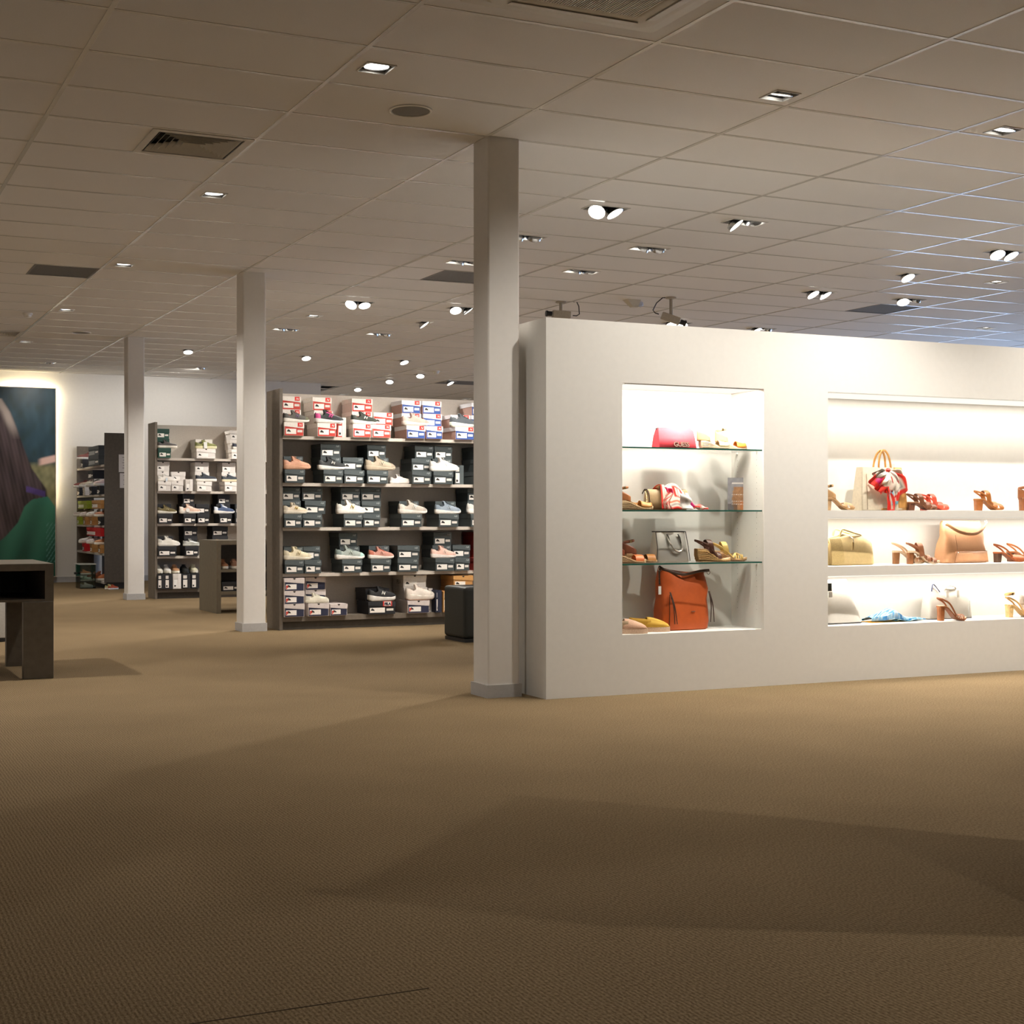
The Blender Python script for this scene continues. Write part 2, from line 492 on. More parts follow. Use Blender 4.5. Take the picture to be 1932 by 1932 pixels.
cand = []; rest = MB()
TG = .006
for i in range(-4, 14):
    for j in range(-18, 36):
        x0 = GX0 + 1.2 * i; y0 = GY0 + .6 * j
        if x0 >= RX1 or y0 >= RY1 or x0 + 1.2 <= RX0 or y0 + .6 <= RY0: continue
        r = (max(x0, RX0) + TG, max(y0, RY0) + TG, min(x0 + 1.2, RX1) - TG, min(y0 + .6, RY1) - TG)
        if x0 < XRET and y0 > YFAR: continue
        mx, my = (r[0] + r[2]) / 2, (r[1] + r[3]) / 2
        u, v, d = proj((mx, my, CE))
        vis = d > 1 and any(-20 < proj((a, b, CE))[0] < 1952 and proj((a, b, CE))[1] > -20 for a in (r[0], r[2]) for b in (r[1], r[3])) and d < 19
        if vis: cand.append((d, r))
        else: cand.append((1e6 + abs(d), r))
cand.sort(key=lambda t: t[0])
plain = {}
nt_ = 0
for d, r in cand:
    if d < 1e6 and nt_ < 280:
        nt_ += 1
        mb = MB(); cx_, cy_ = (r[0] + r[2]) / 2, (r[1] + r[3]) / 2
        cut = tile_geo(mb, *r, cx_, cy_)
        key = (round(r[2] - r[0], 3), round(r[3] - r[1], 3))
        if not cut and key in plain: me = plain[key]
        else:
            me = mb.mesh('tile', TILE)
            if not cut: plain[key] = me
        link('tile', me, cl, (cx_, cy_, CE))
    else:
        b4 = len(rest.v); tile_geo(rest, *r)
        for k in range(b4, len(rest.v)):
            v = rest.v[k]; rest.v[k] = (v[0], v[1], v[2] + CE)
tag(rest.build('distant_tiles', TILE, cl), kind='stuff')
for i in range(-3, 14):
    x = GX0 + 1.2 * i
    if not RX0 < x < RX1: continue
    y1 = YFAR if x < XRET else RY1
    MB().box(x - .012, RY0, -.003, x + .012, y1, .014).build('main_tee', TEE, cl, loc=(0, 0, CE))
for j in range(-16, 36):
    y = GY0 + .6 * j
    if not RY0 < y < RY1: continue
    MB().box(RX0 if y < YFAR else XRET, y - .012, -.0022, RX1, y + .012, .013).build('cross_tee', TEE, cl, loc=(0, 0, CE))

# --- recessed spotlights
LAMP = emit('lamp_glow', (1.0, .96, .88), 5)
TRIM = mat('white_lamp_trim', (.70, .68, .64), rough=.4, var=.02)
CAN = mat('black_lamp_can', (.008, .008, .009), rough=.6)
SILV = mat('silver_lamp_ring', (.55, .55, .55), rough=.25, metal=.9)
ring_me = {}; n_lab = 0
head_can = MB().lathe([(.040, .045), (.060, .03), (.066, 0), (.062, -.002), (.0605, .004)], 18).mesh('lamp_head', SILV, True)
head_dsc = MB().lathe([(.0605, .003), (.030, .0042), (.001, .0045)], 18).mesh('reflector', LAMP, True)
for x, y, heads, pw, kind in FIX:
    n = len(heads); a, b = hsize(n)
    u, v, d = proj((x, y, CE))
    inview = d > 0 and -30 < u < 1960 and v > -30
    where = 'out of view'
    o = thing('ceiling_spotlight', None, 'ceiling light', (x, y, CE), 0, 'recessed ceiling spotlights')
    o['px'] = 0; del o['px']
    if (n) not in ring_me:
        t = .006
        fr = MB().box(-a, -b, -.006, a, -b + t, .012).box(-a, b - t, -.006, a, b, .012).box(-a, -b + t, -.006, -a + t, b - t, .012).box(a - t, -b + t, -.006, a, b - t, .012)
        hs = MB().box(-a + .003, -b + .003, .013, -a + .006, b - .003, .12).box(a - .006, -b + .003, .013, a - .003, b - .003, .12)
        hs.box(-a + .006, -b + .003, .013, a - .006, -b + .006, .12).box(-a + .006, b - .006, .013, a - .006, b - .003, .12).box(-a + .003, -b + .003, .12, a - .003, b - .003, .123)
        ring_me[n] = (fr.mesh('trim_frame', TRIM), hs.mesh('housing', CAN))
    link('trim_frame', ring_me[n][0], o); link('housing', ring_me[n][1], o)
    for k, hd in enumerate(heads):
        dv = Vector(hd).normalized()
        hx = 0 if n == 1 else (-.075 if k == 0 else .075)
        c = Vector((hx, 0, .006 if hd == DN else (-.034 if hd[1] < 0 else .002)))
        q = dv.to_track_quat('-Z', 'Y')
        ho = link('lamp_head', head_can, o, c); ho.rotation_mode = 'QUATERNION'; ho.rotation_quaternion = q
        link('reflector', head_dsc, ho)
        ld = bpy.data.lights.new('spot_beam', 'SPOT')
        ld.energy = {'down': P_DOWN, 'head': P_HEAD, 'wash': P_WASH, 'washw': P_WASH, 'flood': P_HEAD, 'rack': P_HEAD}[kind] * pw / (1 if n == 1 else 1.5)
        ld.color = WARM; ld.spot_size = math.radians({'down': 132, 'head': 76, 'wash': 116, 'washw': 134, 'flood': 140, 'rack': 66}[kind]); ld.spot_blend = 1.0 if kind in ('wash', 'washw') else .75
        ld.shadow_soft_size = .035
        lo = bpy.data.objects.new('spot_beam', ld); COL.objects.link(lo); lo.parent = o
        lo.location = c + dv * .05; lo.rotation_euler = dv.to_track_quat('-Z', 'Y').to_euler()
FIXO = [ob for ob in COL.objects if ob.name.startswith('ceiling_spotlight')]

# --- air diffusers and return grilles
DIFM = mat('beige_diffuser', (.58, .55, .49), rough=.5, var=.03)
GRI = mat('grey_return_grille', (.19, .185, .18), rough=.7, var=.08, scale=200)
vlab = {0: 'square stepped air diffuser in the ceiling above the left aisle, nearest',
        1: 'flat grey return grille in the ceiling left of middle column',
        2: 'flat dark return grille in the ceiling above the lit partition',
        3: 'flat dark return grille in the ceiling half hidden behind front column',
        4: 'stepped air diffuser at the left edge before the far wall',
        5: 'far dark return grille above the wide sneaker rack'}
for n, (k, x0, y0, x1, y1) in enumerate(VENTS):
    cx_, cy_ = (x0 + x1) / 2, (y0 + y1) / 2; hx, hy = (x1 - x0) / 2, (y1 - y0) / 2
    o = thing('air_diffuser' if k == 'diffuser' else 'return_grille', vlab[n], 'air vent', (cx_, cy_, CE))
    def ring(mb, ax, ay, bx, by, za, zb, th=.004):
        # sloping picture-frame blade from outer (ax, ay, za) to inner (bx, by, zb)
        O = [(-ax, -ay), (ax, -ay), (ax, ay), (-ax, ay)]; I = [(-bx, -by), (bx, -by), (bx, by), (-bx, by)]
        for q in range(4):
            p1, p2, q1, q2 = O[q], O[(q + 1) % 4], I[q], I[(q + 1) % 4]
            mb.hexa([(p1[0], p1[1], za), (p2[0], p2[1], za), (q2[0], q2[1], zb), (q1[0], q1[1], zb),
                     (p1[0], p1[1], za + th), (p2[0], p2[1], za + th), (q2[0], q2[1], zb + th), (q1[0], q1[1], zb + th)])
        return mb
    if k == 'diffuser':
        ring(MB(), hx, hy, hx - .045, hy - .045, -.006, -.006, .008).build('border', DIFM, o)
        for q in range(6):
            s_ = .045 + q * .035
            ring(MB(), hx - s_ - .012, hy - s_ - .012, hx - s_ - .042, hy - s_ - .042, -.004, .034, .003).build('blade', DIFM, o)
        MB().box(-hx + .255, -hy + .255, .022, hx - .255, hy - .255, .026).build('centre_plate', DIFM, o)
        MB().box(-hx + .01, -hy + .01, .06, hx - .01, hy - .01, .064).build('plenum', CAN, o)
    else:
        ring(MB(), hx, hy, hx - .02, hy - .02, -.003, -.003, .006).build('border', GRI, o)
        m_ = MB()
        for q in range(18): m_.box(-hx + .02, -hy + .03 + q * (2 * hy - .06) / 18, .0, hx - .02, -hy + .03 + q * (2 * hy - .06) / 18 + .018, .004)
        tag(m_.build('louvre_field', GRI, o), kind='stuff')
        MB().box(-hx + .01, -hy + .01, .03, hx - .01, hy - .01, .034).build('plenum', CAN, o)

# --- air-conditioning cassette at the top of the picture
CAM = mat('cream_cassette', (.60, .565, .49), rough=.45, var=.02)
cx_, cy_ = (CASS[0] + CASS[2]) / 2, (CASS[1] + CASS[3]) / 2; hx, hy = (CASS[2] - CASS[0]) / 2, (CASS[3] - CASS[1]) / 2
o = thing('air_conditioning_cassette', 'square cream air-conditioning cassette with ribbed intake grille, ceiling, top edge', 'air conditioner', (cx_, cy_, CE))
def rrect(ax, ay, r, z, n=5):
    pts = []
    for (sx, sy, a0) in ((1, 1, 0), (-1, 1, 90), (-1, -1, 180), (1, -1, 270)):
        for k in range(n + 1):
            a = math.radians(a0 + 90 * k / n); pts.append((sx * (ax - r) + r * math.cos(a), sy * (ay - r) + r * math.sin(a), z))
    return pts
f = MB().loft([rrect(hx, hy, .01, -.001), rrect(hx, hy, .01, -.018), rrect(hx - .06, hy - .06, .06, -.024), rrect(hx - .065, hy - .065, .06, -.018), rrect(hx - .075, hy - .075, .07, -.018), rrect(hx - .08, hy - .08, .07, -.038), rrect(hx - .19, hy - .19, .03, -.040), rrect(hx - .2, hy - .2, .02, -.033)], cap=False)
f.build('fascia', CAM, o, smooth=True)
for (sx, sy) in ((1, 0), (-1, 0), (0, 1), (0, -1)):
    l = MB(); w_ = hx - .17; d_ = hx - .125
    if sx: l.hexa([(sx * (d_ - .028), -w_, -.042), (sx * (d_ + .035), -w_, -.032), (sx * (d_ + .035), w_, -.032), (sx * (d_ - .028), w_, -.042),
                   (sx * (d_ - .028), -w_, -.046), (sx * (d_ + .035), -w_, -.036), (sx * (d_ + .035), w_, -.036), (sx * (d_ - .028), w_, -.046)])
    else:
        d_ = hy - .125
        l.hexa([(-w_, sy * (d_ - .028), -.042), (-w_, sy * (d_ + .035), -.032), (w_, sy * (d_ + .035), -.032), (w_, sy * (d_ - .028), -.042),
                (-w_, sy * (d_ - .028), -.046), (-w_, sy * (d_ + .035), -.036), (w_, sy * (d_ + .035), -.036), (w_, sy * (d_ - .028), -.046)])
    l.build('louvre', CAM, o)
MB().box(-hx + .2, -hy + .2, -.02, hx - .2, hy - .2, -.018).build('filter', mat('brown_filter', (.12, .10, .075)), o)
for q in range(46):
    xx = -hx + .205 + q * (2 * hx - .41) / 46
    MB().box(xx, -hy + .2, -.040, xx + .006, hy - .2, -.030).build('intake_slat', CAM, o)

# --- ceiling loudspeakers, detectors
def at_ceil(px, py):
    x, y, v = ray(px, py); t = (CE - EYE) / v; return x * t, y * t
for (px, py), lab, dark in (((775, 208), 'round grey ceiling loudspeaker nearest the front column', 0), ((153, 627), 'small far round loudspeaker grille beside the farthest column', 1)):
    x, y = at_ceil(px, py)
    o = thing('ceiling_loudspeaker', lab, 'loudspeaker', (x, y, CE))
    MB().lathe([(.118, 0), (.118, -.006), (.108, -.009), (.104, -.006), (.104, -.001)], 28).build('rim', TRIM, o, smooth=True)
    MB().lathe([(.104, -.003), (.06, -.0065), (.001, -.007)], 28).build('mesh_grille', mat('grey_speaker_mesh', (.21, .205, .195), rough=.8, scale=500, var=.2), o, smooth=True)
for (px, py), lab in (((52, 591), 'white smoke detector on ceiling at the far left'), ((823, 700), 'white smoke detector on ceiling above the sneaker rack')):
    x, y = at_ceil(px, py)
    o = thing('smoke_detector', lab, 'smoke detector', (x, y, CE))
    MB().lathe([(.055, 0), (.055, -.012), (.048, -.018)], 20).build('base', WHITE, o, smooth=True)
    MB().lathe([(.042, -.018), (.042, -.034), (.03, -.046), (.001, -.048)], 20).build('sensor_head', WHITE, o, smooth=True)
x, y = at_ceil(1195, 566)
o = thing('motion_sensor', 'white wedge motion sensor on ceiling between the two cameras', 'sensor', (x, y, CE))
MB().loft([[(-.10, -.05, 0), (.06, -.05, 0), (.06, .05, 0), (-.10, .05, 0)], [(-.02, -.03, -.075), (.04, -.03, -.075), (.04, .03, -.075), (-.02, .03, -.075)]]).build('wedge_body', DIFM, o)
MB().lathe([(.001, -.07), (.025, -.06), (.032, -.04), (.025, -.018), (.001, -.01)], 14, (.085, 0, 0)).build('dome', mat('bluish_dome', (.55, .6, .75), rough=.2), o, smooth=True)

# --- CCTV cameras hanging over the partition
CCB = mat('beige_camera_body', (.40, .36, .30), rough=.5)
for px, py, yaw, tilt, sl_, lab in ((1058, 569, PI * .93, .05, .10, 'beige security camera above the partition corner, turned away'), (1266, 561, -.45, -.34, .18, 'beige security camera with dark lens hanging above the partition, aimed right')):
    x, y = at_ceil(px, py)
    o = thing('security_camera', lab, 'camera', (x, y, CE))
    MB().lathe([(.055, 0), (.055, -.012), (.03, -.018)], 16).build('ceiling_plate', CCB, o, smooth=True)
    MB().tube([(0, 0, -.015), (0, 0, -sl_)], .017, 10).build('stem', CCB, o, smooth=True)
    R = Matrix.Rotation(yaw, 3, 'Z') @ Matrix.Rotation(-tilt, 3, 'Y')
    def tr(p): return R @ Vector(p) + Vector((0, 0, -sl_ - .034))
    b = MB(); b.hexa([tr(q) for q in ((-.10, -.034, -.035), (.09, -.034, -.035), (.09, .034, -.035), (-.10, .034, -.035), (-.10, -.034, .035), (.09, -.034, .035), (.09, .034, .035), (-.10, .034, .035))])
    bevel(b.build('camera_body', CCB, o), .006)
    MB().tube([tr((.10, 0, 0)), tr((.14, 0, 0)), tr((.141, 0, 0)), tr((.16, 0, 0))], [.026, .026, .031, .031], 12).build('lens', BLACK, o, smooth=True)
    MB().tube([tr((-.13, 0, 0)), tr((-.17, 0, -.0)), tr((-.20, 0, .02)), tr((-.19, 0, .10)), tr((-.15, 0, .17)), Vector((tr((-.13, 0, .2)).x, tr((-.13, 0, .2)).y, -.002))], .0055, 6).build('cable', BLACK, o, smooth=True)

# labels for the spotlights, in the order they were placed
FLAB = ['round flush downlight nearest the camera, left of the front column']
FLAB += ['round flush downlight, %s of the left row from the camera' % s for s in ('second', 'third', 'fourth', 'fifth')]
FLAB += ['round downlight overhead, outside the picture, %s behind the nearest one' % s for s in ('first', 'second', 'third')]
FLAB += ['round downlight outside the left picture edge, %s from the front' % s for s in ('first', 'second', 'third', 'fourth')]
FLAB += ['tilted square spotlight just before the lit photo panel', 'small round spotlight right of the farthest column',
         'spotlight close to the far wall between the two rear columns', 'flush round downlight right of the middle column',
         'round spotlight above the left end of the wide sneaker rack', 'single spotlight with a dark slot, above the rack left of front column',
         'far round spotlight above the middle of the wide rack', 'far spotlight low over the red boxes, left of the pair',
         'far spotlight low over the blue boxes', 'far small spotlight nearest the front column', 'farthest low spotlight over the second red box stack',
         'tilted single spotlight above the narrow niche, aimed at partition', 'tilted single spotlight at the right edge, aimed at partition',
         'wall-washing spotlight right of the picture, over the wide niche', 'wall-washing spotlight right of the picture, over partition end',
         'spotlight outside the picture, low right, aimed at the carpet', 'single round spotlight above the partition, right of the dark grille row',
         'flush square downlight near the right edge, upper one', 'flush square downlight near the right edge just above partition',
         'large twin spotlight right of the front column', 'large twin spotlight at the right picture edge', 'twin spotlight over partition, left of the single one',
         'twin spotlight just above partition under the aimed camera', 'twin spotlight between the middle and front columns',
         'twin spotlight half hidden left of the front column', 'twin spotlight with crossed heads, right of the large pair',
         'twin spotlight with dark slots above the first camera', 'twin spotlight cut off by the left side of front column',
         'twin spotlight above the dark grille, right', 'twin spotlight touching the partition top, right of the cameras',
         'twin spotlight with bright bars beside the middle column', 'twin spotlight with small glints above the rack',
         'dark slotted twin spotlight right of front column', 'spotlight peeking out right of the front column']
FLAB += ['round downlight hidden behind the racks and partition, %s of six' % s for s in ('first', 'second', 'third', 'fourth', 'fifth', 'sixth')]
for k_, ob in enumerate(FIXO):
    ob['label'] = FLAB[k_] if k_ < len(FLAB) else 'recessed ceiling spotlight number %d' % k_
assert len(FLAB) == len(FIXO), (len(FLAB), len(FIXO))

# ================================================================== SHOES
SOLE_W = [(0, .020), (.03, .030), (.10, .0365), (.25, .0365), (.42, .0355), (.62, .046), (.78, .048), (.90, .040), (.97, .026), (1, .008)]

def sneaker_meshes(kind):
    """local frame: heel at x=0, toe at +x, sole on z=0"""
    L = .285
    if kind == 'runner':
        ZT = [(0, .046), (.3, .038), (.6, .028), (.85, .026), (1, .034)]; ZB = [(0, .008), (.06, 0), (.7, 0), (.88, .004), (1, .018)]
        HT = [(0, .085), (.04, .108), (.10, .106), (.18, .094), (.26, .088), (.31, .102), (.36, .116), (.41, .110), (.48, .100), (.56, .090), (.65, .081), (.74, .073), (.83, .066), (.90, .058), (.95, .049), (1, .036)]
    elif kind == 'court':
        ZT = [(0, .036), (.5, .034), (1, .036)]; ZB = [(0, .002), (.1, 0), (.9, 0), (1, .006)]
        HT = [(0, .078), (.04, .098), (.10, .095), (.18, .084), (.26, .080), (.31, .091), (.36, .102), (.41, .098), (.48, .090), (.56, .081), (.65, .075), (.74, .070), (.83, .065), (.90, .059), (.95, .052), (1, .038)]
    else:   # chunky
        ZT = [(0, .064), (.2, .052), (.5, .042), (.8, .040), (1, .052)]; ZB = [(0, .012), (.08, 0), (.7, 0), (.88, .006), (1, .024)]
        HT = [(0, .105), (.04, .128), (.10, .126), (.18, .114), (.26, .108), (.31, .120), (.36, .133), (.41, .127), (.48, .117), (.56, .108), (.65, .100), (.74, .092), (.83, .085), (.90, .077), (.95, .068), (1, .054)]
    S = [0, .012, .03, .06, .1, .14, .18, .22, .26, .30, .34, .38, .43, .48, .54, .60, .66, .72, .78, .84, .89, .93, .965, .985, 1]
    out = {}
    g = 1.10 if kind == 'chunky' else 1.03
    rings = []
    for s in S:
        w = lerp_table(SOLE_W, s); zb = lerp_table(ZB, s); zt = lerp_table(ZT, s); x = s * L
        wav = .0025 * math.sin(s * 26) if kind == 'chunky' else 0
        rings.append([(x, -w * .93, zb), (x, -w * g * 1.05, zb + (zt - zb) * .35), (x, -w * g * 1.02, zt - .002 + wav), (x, -w * .97, zt), (x, w * .97, zt), (x, w * g * 1.02, zt - .002 + wav), (x, w * g * 1.05, zb + (zt - zb) * .35), (x, w * .93, zb)])
    out['sole'] = MB().loft(rings)
    o2 = []
    for s in S:      # thin tread
        w = lerp_table(SOLE_W, s); zb = lerp_table(ZB, s); x = s * L
        o2.append([(x, -w * .9, zb - .0004), (x, -w * g * 1.015, zb + .0075), (x, w * g * 1.015, zb + .0075), (x, w * .9, zb - .0004)])
    out['tread'] = MB().loft(o2)

    def P(s, t, off=0.0):
        w = lerp_table(SOLE_W, s) * .965 + off; zt = lerp_table(ZT, s) - .003; H = lerp_table(HT, s) + off
        ph = PI * (1 - t) / 2 + 0; c, sn = math.sin(t * PI / 2), math.cos(t * PI / 2)
        y = w * (abs(c) ** .75) * (1 if c >= 0 else -1)
        k = max(0, sn) ** .72
        if s < .5: y *= 1 - .22 * k * smoothstep(.5, .3, s)
        z = zt + (H - zt) * k
        if .025 < s < .335 and abs(t) < .62 and off == 0:
            dz = smoothstep(.025, .06, s) * smoothstep(.335, .29, s) * smoothstep(.62, .40, abs(t))
            z -= dz * .055
        return (s * L, y, z)
    T = [-1, -.92, -.8, -.68, -.6, -.5, -.4, -.25, -.1, 0, .1, .25, .4, .5, .6, .68, .8, .92, 1]
    SU = [.008, .03, .045, .06, .1, .14, .18, .22, .26, .29, .31, .335, .36, .38, .43, .48, .54, .60, .66, .72, .78, .84, .89, .93, .965, .988]
    out['upper'] = MB().loft([[P(s, t) for t in T] for s in SU], cap=True)
    def patch(s0, s1, t0, t1, off, n=6, m=6, side=None):
        mb = MB()
        for sd in ((-1, 1) if side is None else (side,)):
            mb.grid(lambda u, v: P(s0 + (s1 - s0) * u, sd * (t0 + (t1 - t0) * v), off), n, m)
        return mb
    def wrap(s0, s1, off, n=6, m=18):      # one sheet over the whole cross-section; s0/s1 depend on t
        return MB().grid(lambda u, v: P(s0(2 * v - 1) + (s1(2 * v - 1) - s0(2 * v - 1)) * u, (2 * v - 1) * .99, off), n, m)
    out['heel_counter'] = wrap(lambda t: .006, lambda t: .17 if abs(t) > .45 else .016, .0016)
    out['toe_overlay'] = wrap(lambda t: .80 + .06 * (1 - abs(t)), lambda t: .985, .0014)
    out['eyestay'] = MB().grid(lambda u, v: P((.36 if abs(2 * v - 1) > .33 else .595) + (.62 - (.36 if abs(2 * v - 1) > .33 else .595)) * u, (2 * v - 1) * .50, .0014), 6, 12)
    ln = MB()
    for k in range(6):
        s = .385 + k * .042
        pts = [P(s, t, .004) for t in (-.32, -.2, -.08, .08, .2, .32)]
        ln.tube(pts, .0028, 5)
    a = Vector(P(.385, 0, .006))
    for sd in (-1, 1):
        ln.tube([a, a + Vector((.004, sd * .014, .008)), a + Vector((.012, sd * .028, .004)), a + Vector((.018, sd * .032, -.008)), a + Vector((.012, sd * .018, -.006)), a], .0022, 5)
    out['laces'] = ln
    zc = lerp_table(HT, .36)
    out['tongue'] = MB().hexa([(.34 * L, -.024, zc - .03), (.40 * L, -.022, zc - .012), (.40 * L, .022, zc - .012), (.34 * L, .024, zc - .03),
                               (.30 * L, -.020, zc + .010), (.335 * L, -.019, zc + .014), (.335 * L, .019, zc + .014), (.30 * L, .020, zc + .010)])
    # big slanted letter on both sides
    q = lambda s, t: Vector(P(s, -t, .003))
    path = []
    for A, B in (((.45, .86), (.48, .55)), ((.48, .55), (.535, .86)), ((.535, .86), (.565, .55))):
        path += [q(*A), (q(*A) + q(*B)) / 2 + Vector((0, -.001, 0))]
    lg = MB().tube(path + [q(.565, .55)], .0042, 6)
    out['side_letter'] = lg
    return {k: v.mesh(k, None, True) for k, v in out.items()}

SNK = {k: sneaker_meshes(k) for k in ('runner', 'court', 'chunky')}
for d_ in SNK.values():
    for me_ in d_.values(): me_.materials.append(None)

def sneaker(kind, up, label, loc, rz=0.0, sole='f1ede4', tread='b9ab98', heel=None, toe=None, lace=None, letter=None, scale=1.0, group='sneakers on show', metal=0.0, name='sneaker'):
    o = thing(name, label, 'shoe', loc, rz, group); o.scale = (scale,) * 3
    M = SNK[kind]
    shade = lambda h, k: ''.join('%02x' % max(0, min(255, int(int(h[i:i + 2], 16) * k))) for i in (0, 2, 4))
    heel = heel or shade(up, .88); toe = toe or shade(up, .94); lace = lace or shade(up, 1.06)
    lk = lambda n, h, **k: link(n, M[n], o, m=mh(h, **k))
    lk('sole', sole, rough=.55); lk('tread', tread, rough=.8)
    lk('upper', up, rough=.75 if not metal else .35, metal=metal); lk('tongue', up, rough=.8)
    lk('laces', lace or up, rough=.85)
    lk('heel_counter', heel or up, rough=.6); lk('toe_overlay', toe or up, rough=.7); lk('eyestay', heel or up, rough=.65)
    if letter: lk('side_letter', letter, rough=.4)
    return o

# ================================================================== SHOE BOXES
BOXK = {  # body, lid, label rectangle, extra
    'red':   dict(body='c23a2e', lid='e9e2da', side='d8cdc4', lbl='f3ece4', badge='d5281f'),
    'blue':  dict(body='2c4d92', lid='e3e2e6', side='a9877c', lbl='f0edea', badge='d5281f'),
    'dark':  dict(body='3a4244', lid='4a5254', side='2a302f', lbl='ece6df', badge=None, text='NB', tcol='8d9494'),
    'fila':  dict(body='23263f', lid='cfc4c0', side='cfc4c0', lbl='efe8e2', badge='c8402f'),
    'black': dict(body='1b1b1f', lid='222226', side='151517', lbl='ece5de', badge=None),
    'tan':   dict(body='b5834a', lid='c08e52', side='9a6c3c', lbl='efe7dc', badge=None),
    'white': dict(body='dcd6d0', lid='e6e0da', side='d2cbc4', lbl='f2eee8', badge=None),
    'green': dict(body='1d4a3c', lid='173d33', side='15362d', lbl='e9e4db', badge=None),
    'navy':  dict(body='1d2238', lid='1d2238', side='171a2a', lbl='ebe5de', badge='c8402f'),
    'crimson': dict(body='8f2016', lid='7c1a12', side='5c120c', lbl='d9c9be', badge=None),
    'lime':  dict(body='8f9c1e', lid='98a524', side='7c8819', lbl='d9dcc0', badge=None),
    'redplain': dict(body='c4161c', lid='c4161c', side='a51016', lbl='efe3dd', badge=None),
    'grey':  dict(body='4c5152', lid='43484a', side='34393a', lbl='8c8f8e', badge=None),
}
BMESH = {}
def box_meshes(w, h, d, upright):
    """front face at y=0 looking to -y, box centre on x, bottom at z=0, reaching back to y=d"""
    key = (round(w, 3), round(h, 3), round(d, 3), upright)
    if key in BMESH: return BMESH[key]
    M = {}
    hw = w / 2
    if not upright:
        M['body'] = MB().box(-hw, .001, 0, hw, d, h - .012)
        l0, l1 = h * .70, h * .56            # sloping front edge of the lid
        t = .0035
        lid = MB()
        lid.hexa([(-hw - t, -t, l0), (hw + t, -t, l1), (hw + t, .0005, l1), (-hw - t, .0005, l0), (-hw - t, -t, h), (hw + t, -t, h), (hw + t, .0005, h), (-hw - t, .0005, h)])
        lid.box(-hw - t, .0005, h - .0115, hw + t, d + t, h)
        for sx in (-1, 1):
            a, b = sorted((sx * (hw + .0004), sx * (hw + t)))
            la = l0 if sx < 0 else l1
            lid.hexa([(a, .0005, la), (b, .0005, la), (b, d + t, h * .66), (a, d + t, h * .66), (a, .0005, h - .0116), (b, .0005, h - .0116), (b, d + t, h - .0116), (a, d + t, h - .0116)])
        M['lid'] = lid
        M['label'] = MB().box(-hw + .014, -.0012, h * .13, hw * .22, .0005, h * .52)
        M['picture'] = MB().prism([(-hw + .022, h * .30), (-hw + .030, h * .46), (-hw + .040, h * .47), (-hw + .058, h * .36), (-hw + .060, h * .28)], -.0020, -.0013)
        M['sticker'] = MB().box(hw * .34, -.0012, h * .26, hw * .86, .0005, h * .44)
        M['badge'] = MB().box(hw * .36, -.0056, h * .68, hw * .88, -.0037, h * .985)
        M['thumb_notch'] = MB().add([(.012 * math.cos(a * PI / 8), -.0042, h - .001 - .014 * math.sin(a * PI / 8)) for a in range(9)], [tuple(range(9))])
        M['stripe'] = MB().box(hw * .28, -.0010, h * .03, hw * .98, .0006, h * .54)
    else:
        M['body'] = MB().box(-hw, .001, 0, hw - .013, d, h)
        M['lid'] = MB().box(hw - .040, -.0035, -.0 + .0005, hw, .0005, h + .002).box(hw - .0125, .0006, .0005, hw, d, h + .002)
        M['label'] = MB().box(-hw + .010, -.0012, h * .08, hw - .042, .0005, h * .60)
        M['picture'] = MB().prism([(-hw + .016, h * .13), (-hw + .016, h * .26), (-hw + .036, h * .24), (-hw + .036, h * .15)], -.0020, -.0013)
        M['sticker'] = MB().box(-hw + .012, -.0012, h * .68, hw - .046, .0005, h * .90)
    M = {k: v.mesh(k, None) for k, v in M.items()}
    for me in M.values(): me.materials.append(None)
    BMESH[key] = M
    return M

def shoebox(kind, label, x, y, z, w=.19, h=.125, d=.30, rz=0.0, upright=False, group='shoeboxes'):
    K = BOXK[kind]; M = box_meshes(w, h, d, upright)
    o = thing('shoebox', label, 'box', (x, y, z), rz, group)
    link('body', M['body'], o, m=mh(K['side'] if kind in ('red', 'blue', 'fila') and not upright else K['body'], rough=.7))
    ld = link('lid', M['lid'], o, m=mh(K['lid'], rough=.7))
    lb = link('label', M['label'], o, m=mh(K['lbl'], rough=.6))
    link('picture', M['picture'], lb, m=mh('2b2826', rough=.7))
    if not upright:
        if kind in ('red', 'blue', 'fila'):
            link('end_print', box_front(w, h), o, m=mh(K['body'], rough=.65))
        if kind in ('red', 'blue', 'dark', 'green', 'grey', 'black'): link('sticker', M['sticker'], o, m=mh('d9d2ca', rough=.6))
        if kind in ('fila', 'tan', 'white'): link('thumb_notch', M['thumb_notch'], ld, m=mh('2a211c', rough=.9))
        if K['badge'] and kind in ('red', 'blue'):
            bd = link('badge', M['badge'], ld, m=mh(K['badge'], rough=.5))
            link('letter', text_mesh('N', h * .26, .0004, 'letter', shear=.25), bd, (w * .31, -.0064, h * .74), m=mh('f3ece4', rough=.6))
        if K['badge'] and kind == 'fila':
            bd = link('badge', MBox('fbadge', -w / 2 + .012, -.0016, h * .12, -w / 2 + .036, .0004, h * .46), o, m=mh('efe6e0', rough=.6))
            link('letter', text_mesh('F', h * .34, .0004, 'letter', bold=.003), bd, (-w / 2 + .024, -.0022, h * .17), m=mh(K['badge'], rough=.6))
        if K.get('text'):
            link('letter', text_mesh(K['text'], h * .20, .0003, 'letter', shear=.35, bold=.0008), ld, (w * .34, -.0041, h * .76), m=mh(K['tcol'], rough=.5))
    else:
        link('sticker', M['sticker'], o, m=mh('d9d2ca', rough=.6))
    return o

